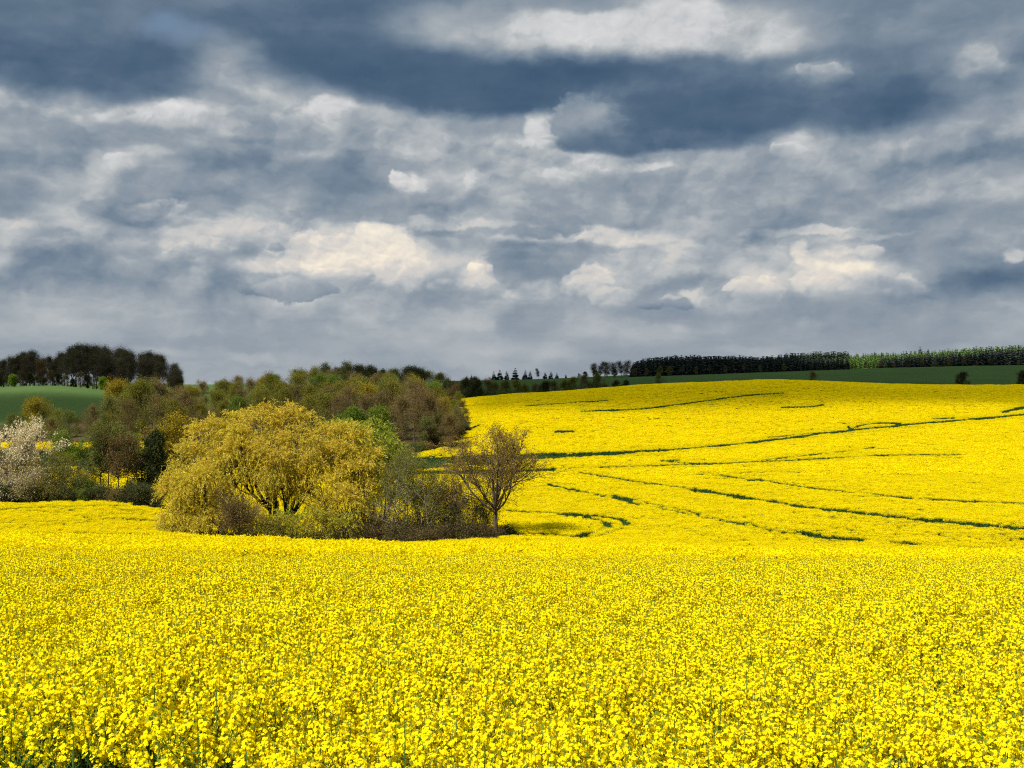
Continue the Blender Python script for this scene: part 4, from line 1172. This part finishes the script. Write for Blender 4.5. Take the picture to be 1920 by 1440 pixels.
# undergrowth along the wood edge by the yellow hillside
ue = 0
for px in range(752, 884, 11):
    d = float(wedge(px)) + 3
    m_ = bare(rng.uniform(2.0, 3.6), TW_BROWN if ue % 2 else TW_DARK, [LF_DULL, LF_RUST, LF_DKOL][ue % 3], 3, .08, 10, (20, 85), kids=(6, 4, 3), ll=.7, r0=.03, ls=.2)
    plant('edge_shrub', m_, px, d, '%s shrub along the wood edge by the yellow hillside, %s' % (['grey green', 'rusty', 'dark'][ue % 3], ORD[ue]), 'shrub', group='shrubs along the wood edge')
    ue += 1
for px, d, yt, lab in ((820, 247, 772, 'slanting pale trunk at the right corner of the mixed wood'), (800, 243, 778, 'dark thin tree at the right corner of the mixed wood')):
    plant('thin_tree', bare(hfor(px, d, yt), TW_GREY, LF_DULL, 2, .35, 10, (20, 65), B_PALE if px == 820 else B_DARK, lead=True, ll=.35), px, d, lab)
wood_row('at the right end of the mixed wood', G1, [('olive', 838, 268, 9), ('brown', 852, 283, 7.5), ('ochre', 822, 262, 11.5), ('brown', 862, 296, 5.5), ('dark', 845, 264, 6.5), ('reddish', 800, 256, 14.5)])

for i, (px, d, hh, kd) in enumerate(((876, 304, 3.2, 'brown'), (872, 318, 4.2, 'olive'), (868, 338, 5.0, 'brown'), (862, 362, 6.0, 'olive'), (856, 392, 7.0, 'brown'), (850, 424, 7.5, 'dark'), (846, 448, 7.5, 'brown'))):
    plant('edge_tree', KIN[kd][i % 2], px, d, 'low %s on the wood\'s right side above the yellow field, %s' % (DESC[kd], ['nearest', 'second nearest', 'third nearest', 'fourth nearest', 'fifth nearest', 'second farthest', 'farthest'][i]), scale=hh / 15 * 1.1, group='low trees on the right side of the wood')

# ---- dark wood on the left skyline
G2 = 'dark trees on the green hill'
top2 = I([-40, 0, 40, 70, 90, 120, 150, 200, 260, 310, 335, 348], [684, 677, 660, 663, 677, 659, 648, 652, 659, 668, 687, 703])
wood_row('in the left skyline wood\'s front row', G2, fill(-45, 347, 648, 5.6, ['slim', 'beech', 'brown', 'slim', 'beech'], lambda p: top2(p) + 8, .9, 29))
wood_row('in the left skyline wood\'s second row', G2, fill(-45, 347, 668, 5.4, ['beech', 'slim', 'slim'], lambda p: top2(p) + 3, .9, 29))
wood_row('in the left skyline wood\'s back row', G2, fill(-40, 338, 690, 5.4, ['slim', 'beech', 'slim'], top2, .9, 29))
for px, d, yt, lf, lab in ((23, 606, 702, LF_BRIGHT, 'loose pale green tree at the left end of the green hill'), (193, 606, 707, LF_BRIGHT, 'bright lime green round tree on top of the green hill')):
    m_ = tree_meshes(grow(H=hfor(px, d, yt), r0=.1, fork=.12, limbs=18, limb_ang=(15, 80), limb_len=.48, kids=(7, 5, 3), ratio=.55), B_PALE, TW_GREY, lf, 5 if px > 100 else 3, .36, .35, 2, .8)
    plant('young_tree', m_, px, d, lab)
for i, px in enumerate(range(-30, 345, 14)):
    plant('wood_edge_shrub', KIN[('dark', 'brown', 'dark', 'dull')[i % 4]][i % 2], px, 636 + (i * 5) % 9, 'dark shrub below the left skyline wood, %s' % NTH[i], 'shrub', scale=.42 + .10 * (i * 7 % 4), group='shrubs below the dark wood')

# ---- dark hedge behind the yellow crest, centre
G3 = 'hedge trees behind the yellow crest'
wood_row('in the dark hedge behind the yellow crest', G3, fill(838, 1168, 500, 4.6, ['dark', 'brown', 'dull', 'dark', 'olive', 'brown'], I([830, 870, 900, 960, 1010, 1060, 1110, 1150, 1175], [712, 706, 704, 712, 712, 710, 703, 716, 716])))
plant('dull_tree', KIN['dull'][0], 1122, 485, 'rounded grey green tree at the right end of the dark hedge', scale=.72)
plant('dark_shrub', KIN['dark'][1], 1155, 480, 'low dark shrub right of the rounded grey green hedge tree', 'shrub', scale=.42)
plant('dark_shrub', KIN['dark'][2], 1172, 480, 'lowest dark shrub ending the hedge on the right', 'shrub', scale=.40)
for px, d, hh, kd, lab in ((1235, 470, 7.2, 'dull', 'lone grey blossoming tree just over the yellow crest'), (1522, 470, 6.8, 'brown', 'lone round reddish bush half sunk behind the yellow crest'),
                           (1803, 485, 8.3, 'dark', 'lone dark tree behind the yellow crest on the right'), (1916, 485, 9.6, 'dark', 'lone dark tree at the right edge behind the yellow crest')):
    X, Y, Z = ground_at(px, d)
    plant('field_tree', KIN[kd][0], px, d, lab, scale=hh / 15 * 1.0)
# pines and bare trees on the far skyline
def conifer(H, w_, layers=11, per=9, top=.0, droop=-.15):
    s1, s2 = Soup(), Soup()
    s1.tube(np.array([[0, 0, -.3], [0, 0, H * .5], [0, 0, H * .97]]), [H * .012, H * .009, .02], 5, 0)
    for i in range(layers):
        f = i / (layers - 1)
        z = H * (.03 + .95 * f)
        r = w_ * (1 - f) ** .85 + .12
        a = rng.uniform(0, 6.28) + np.arange(per) * 6.283 / per + rng.normal(size=per) * .2
        rr = r * rng.uniform(.65, 1.15, per)
        p0 = np.stack([np.zeros(per), np.zeros(per), np.full(per, z)], -1)
        dv = np.stack([np.cos(a), np.sin(a), droop + rng.normal(size=per) * .12], -1)
        s2.leafs(p0, dv, rr, rr * .62, 0, side=np.tile([0, 0, 1.], (per, 1)) + rng.normal(size=(per, 3)) * .25)
        s2.leafs(p0 - np.array([0, 0, .2]), dv + np.array([0, 0, -.25]), rr * .95, rr * .6, 0, side=np.cross(dv, [0, 0, 1]) + rng.normal(size=(per, 3)) * .2)
    return s1, s2
ND_DARK = leaf_mat('needle_dark', (.050, .068, .058), (.088, .112, .090), .1, .2)  # needle colour lightened, standing in for slight distance haze
ND_LARCH = leaf_mat('needle_larch', (.16, .25, .06), (.24, .34, .09), .3, .2)
ND_MID = leaf_mat('needle_mid', (.045, .068, .040), (.075, .105, .055), .2, .2)
def pine(H, w_):
    a, b = conifer(H, w_, 9, 10, droop=.1)
    return a.mesh('trunk', [B_DARK], True), b.mesh('crown', [ND_DARK])
PINES = [pine(12, 3.4) for _ in range(4)]
for i, (px, hh, sx) in enumerate(((926, 10.5, 1.4), (937, 11.8, 1.5), (950, 10.5, 1.3), (966, 13.5, 1.5), (985, 11.5, 1.2), (994, 10, 1.2), (1022, 8.2, 1.4), (1033, 8.6, 1.5), (1044, 7.0, 1.3), (1061, 5, 1.2), (875, 6, 1.3), (884, 7, 1.3))):
    plant('pine_tree', PINES[i % 4], px, 1090, 'black green pine silhouette on the far skyline in the centre, %s' % ORD[[2, 3, 4, 5, 6, 7, 8, 9, 10, 11, 0, 1][i]], scale=hh / 12 * sx, sz=hh / 12, group='pines on the far skyline')
plant('far_tree', KIN['beech'][1], 1010, 1085, 'small bare tree among the far skyline pines', scale=.72)
for i, (px, hh) in enumerate(((1112, 14), (1124, 15), (1138, 14.5), (1152, 14), (1166, 15), (1176, 15.5))):
    plant('far_tree', KIN['beech'][i % 3], px, 1000, 'bare tree in the row left of the dark spruce wood, %s' % ORD[i], scale=hh / 15 * 1.5, sz=hh / 15, group='bare trees left of the spruce wood')
for i, (px, kd, hh) in enumerate(((1085, 'dull', 5), (1098, 'dark', 6.5), (1118, 'dark', 7.5), (1136, 'brown', 8), (1154, 'dark', 8), (1172, 'brown', 8), (1190, 'brown', 8), (1212, 'brown', 8), (1238, 'dull', 9.5), (1255, 'dull', 9), (1280, 'slim', 9), (1305, 'brown', 8), (1330, 'slim', 9), (1360, 'brown', 8), (1395, 'slim', 9), (1425, 'brown', 7), (1470, 'dull', 8))):
    plant('wood_edge_tree', KIN[kd][i % 2], px, 985, 'low %s at the spruce wood, %s' % (DESC[kd], NTH[i]), scale=hh / 15, group='low trees along the spruce wood')
for i, px in enumerate(range(1520, 1920, 26)):
    kd = ['reddish', 'brown', 'dull', 'dark'][(i * 7 + i // 3) % 4]
    plant('wood_edge_tree', KIN[kd][i % 2], px, 1010 + (i % 3) * 6, 'low %s below the far right forest, %s' % (DESC[kd], NTH[min(i, 35)]), scale=(.34 + .1 * (i % 3)) * (1.2 if 1700 < px < 1830 else 1), group='low trees at the foot of the right forest')

# ---- far conifer forest on the right: one mass
def forest(name, label, spots, mats, wid):
    S1 = Soup()
    base_ = [conifer(1.0, wid, 8, 7) for _ in range(8)]
    vs, qs, qm, n = [], [], [], 0
    for (px, d, hh, mi) in spots:
        a, b = base_[rng.integers(0, 8)]
        X, Y, Z = ground_at(px, d)
        th = rng.uniform(0, 6.28)
        for sp, mt in ((a, 0), (b, mi)):
            v = np.concatenate(sp.v) * np.array([hh, hh, hh])
            v = np.stack([v[:, 0] * math.cos(th) - v[:, 1] * math.sin(th), v[:, 0] * math.sin(th) + v[:, 1] * math.cos(th), v[:, 2]], -1) + np.array([X, Y, Z])
            q = np.concatenate(sp.q)
            vs.append(v); qs.append(q + n); qm.append(np.full(len(q), mt)); n += len(v)
    o = link(name, mk_mesh(name, np.concatenate(vs), [np.concatenate(qs)], mats, np.concatenate(qm)))
    tag(o, label, 'forest', kind='stuff')
    return o
def rows(px0, px1, d0, d1, rowsp, sp, top, mi=1, hmin=6, hmax=25):
    out = []
    d = d0
    while d <= d1:
        x = at(px0, d)
        while x < at(px1, d):
            xx = x + rng.uniform(-.5, .5) * sp; dd = d + rng.uniform(-.5, .5) * rowsp
            px = 960 + F * xx / dd
            hh = np.clip(hfor(px, dd, top(px, (d - d0) / max(1, d1 - d0)) + rng.uniform(-1.5, 1.5) + 5 * (vnoise(np.array([px]), np.array([dd]), 16, 31)[0] - .5)), hmin, hmax)
            out.append((px, dd, float(hh), mi))
            x += sp
        d += rowsp
    return out
sp1 = I([1185, 1200, 1250, 1300, 1450, 1560], [681, 674, 669, 667, 669, 672])
spots = rows(1190, 1590, 1010, 1090, 9, 3.4, lambda px, f: sp1(px) + 3 * (1 - f))
sp2 = I([1440, 1500, 1580, 1620], [668, 661, 658, 664])
spots += rows(1440, 1590, 1150, 1230, 14, 4.4, lambda px, f: sp2(px) + 3 * (1 - f), 2)
sp3 = I([1650, 1700, 1780, 1860, 1960], [672, 668, 664, 656, 650])
spots += rows(1655, 1960, 1025, 1075, 9, 3.6, lambda px, f: sp3(px) + 3 * (1 - f))
spots += [(1725, 1210, 19, 1), (1640, 1205, 15, 1), (1585, 1200, 17, 1)]
forest('spruce_forest', 'dark spruce forest along the far hill on the right', spots, [B_DARK, ND_DARK, ND_MID], .30)
lp = I([1515, 1560, 1640, 1700, 1800, 1880, 1960], [674, 668, 661, 660, 653, 648, 642])
spots = rows(1518, 1660, 1030, 1080, 12, 4.4, lambda px, f: np.interp(px, [1515, 1560, 1660], [676, 672, 672]) + 4 * (1 - f), 1, 5)
spots += rows(1580, 1960, 1130, 1260, 17, 5, lambda px, f: lp(px) + 6 * (1 - f), 1, 6, 24)
spots = [(a, b, c, 2 if (b > 1200 and rng.uniform() < .45) else m_) for a, b, c, m_ in spots]
forest('larch_forest', 'light green larch plantation behind the dark spruces on the far right hill', spots, [B_DARK, ND_LARCH, ND_MID], .28)

# ------------------------------------------------------------------ clouds overhead that shade the far fields (they stand behind and above the view)
def cloud(name, label, foot, alt, x0, x1, y0, y1, thick, step, dense):
    """foot(X, Y) is the cover, 0..1, over the ground that the cloud shades"""
    cm, k, out = newmat(name)
    cov = k.new('ShaderNodeAttribute', attribute_name='cover').outputs['Fac']
    g = k.new('ShaderNodeNewGeometry')
    nz = k.noise(g.outputs['Position'], .012, 5, .6)
    den = k.m('ADD', cov, k.m('MULTIPLY', k.m('SUBTRACT', nz, .5), .35), clamp=True)
    d = k.new('ShaderNodeBsdfDiffuse'); d.inputs['Color'].default_value = (.8, .8, .82, 1)
    t = k.new('ShaderNodeBsdfTransparent')
    mx = k.new('ShaderNodeMixShader')
    k.put(mx.inputs[0], den)
    k.nt.links.new(t.outputs[0], mx.inputs[1]); k.nt.links.new(d.outputs[0], mx.inputs[2])
    k.nt.links.new(mx.outputs[0], out.inputs['Surface'])
    xs = np.arange(x0, x1 + 1, step); ys = np.arange(y0, y1 + 1, step)
    X, Y = np.meshgrid(xs, ys, indexing='ij')
    c = np.clip(foot(X, Y), 0, 1)
    o = SUND * (alt / SUND[2])
    lump = (vnoise(X, Y, 90, 11) * .6 + vnoise(X, Y, 35, 12) * .3 + vnoise(X, Y, 16, 13) * .15)
    up_ = np.stack([X + o[0], Y + o[1], alt + thick * c * lump], -1)
    lo_ = np.stack([X + o[0], Y + o[1], alt - 12 * c * vnoise(X, Y, 60, 14) - .5], -1)
    n, m_ = X.shape
    i = np.arange(n * m_).reshape(n, m_)
    q = np.stack([i[:-1, :-1], i[1:, :-1], i[1:, 1:], i[:-1, 1:]], -1).reshape(-1, 4)
    keep = c.ravel()[q].max(1) > .02
    q = q[keep]
    ob = link(name, mk_mesh(name, np.concatenate([up_.reshape(-1, 3), lo_.reshape(-1, 3)]), [np.concatenate([q, q[:, ::-1] + n * m_])], [cm], smooth=True, attrs={'cover': np.concatenate([c.ravel() * dense, c.ravel() * dense])}))
    tag(ob, label, 'cloud', kind='structure')
    return ob
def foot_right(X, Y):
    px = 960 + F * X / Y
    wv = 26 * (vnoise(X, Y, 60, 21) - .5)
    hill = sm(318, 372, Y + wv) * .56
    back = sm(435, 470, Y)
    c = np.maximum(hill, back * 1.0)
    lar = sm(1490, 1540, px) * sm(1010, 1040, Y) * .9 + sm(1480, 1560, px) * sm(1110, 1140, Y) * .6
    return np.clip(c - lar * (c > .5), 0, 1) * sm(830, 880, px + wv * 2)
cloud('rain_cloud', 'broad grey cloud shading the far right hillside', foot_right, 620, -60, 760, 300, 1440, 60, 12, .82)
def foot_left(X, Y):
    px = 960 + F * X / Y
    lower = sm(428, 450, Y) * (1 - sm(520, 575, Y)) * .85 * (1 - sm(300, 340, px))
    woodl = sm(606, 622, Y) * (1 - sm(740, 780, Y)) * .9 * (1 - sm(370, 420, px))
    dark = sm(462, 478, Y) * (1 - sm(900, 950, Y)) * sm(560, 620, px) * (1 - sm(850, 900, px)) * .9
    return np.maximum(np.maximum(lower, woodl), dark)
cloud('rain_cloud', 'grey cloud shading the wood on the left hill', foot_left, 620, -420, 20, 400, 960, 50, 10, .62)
print('objects', len(S.objects))
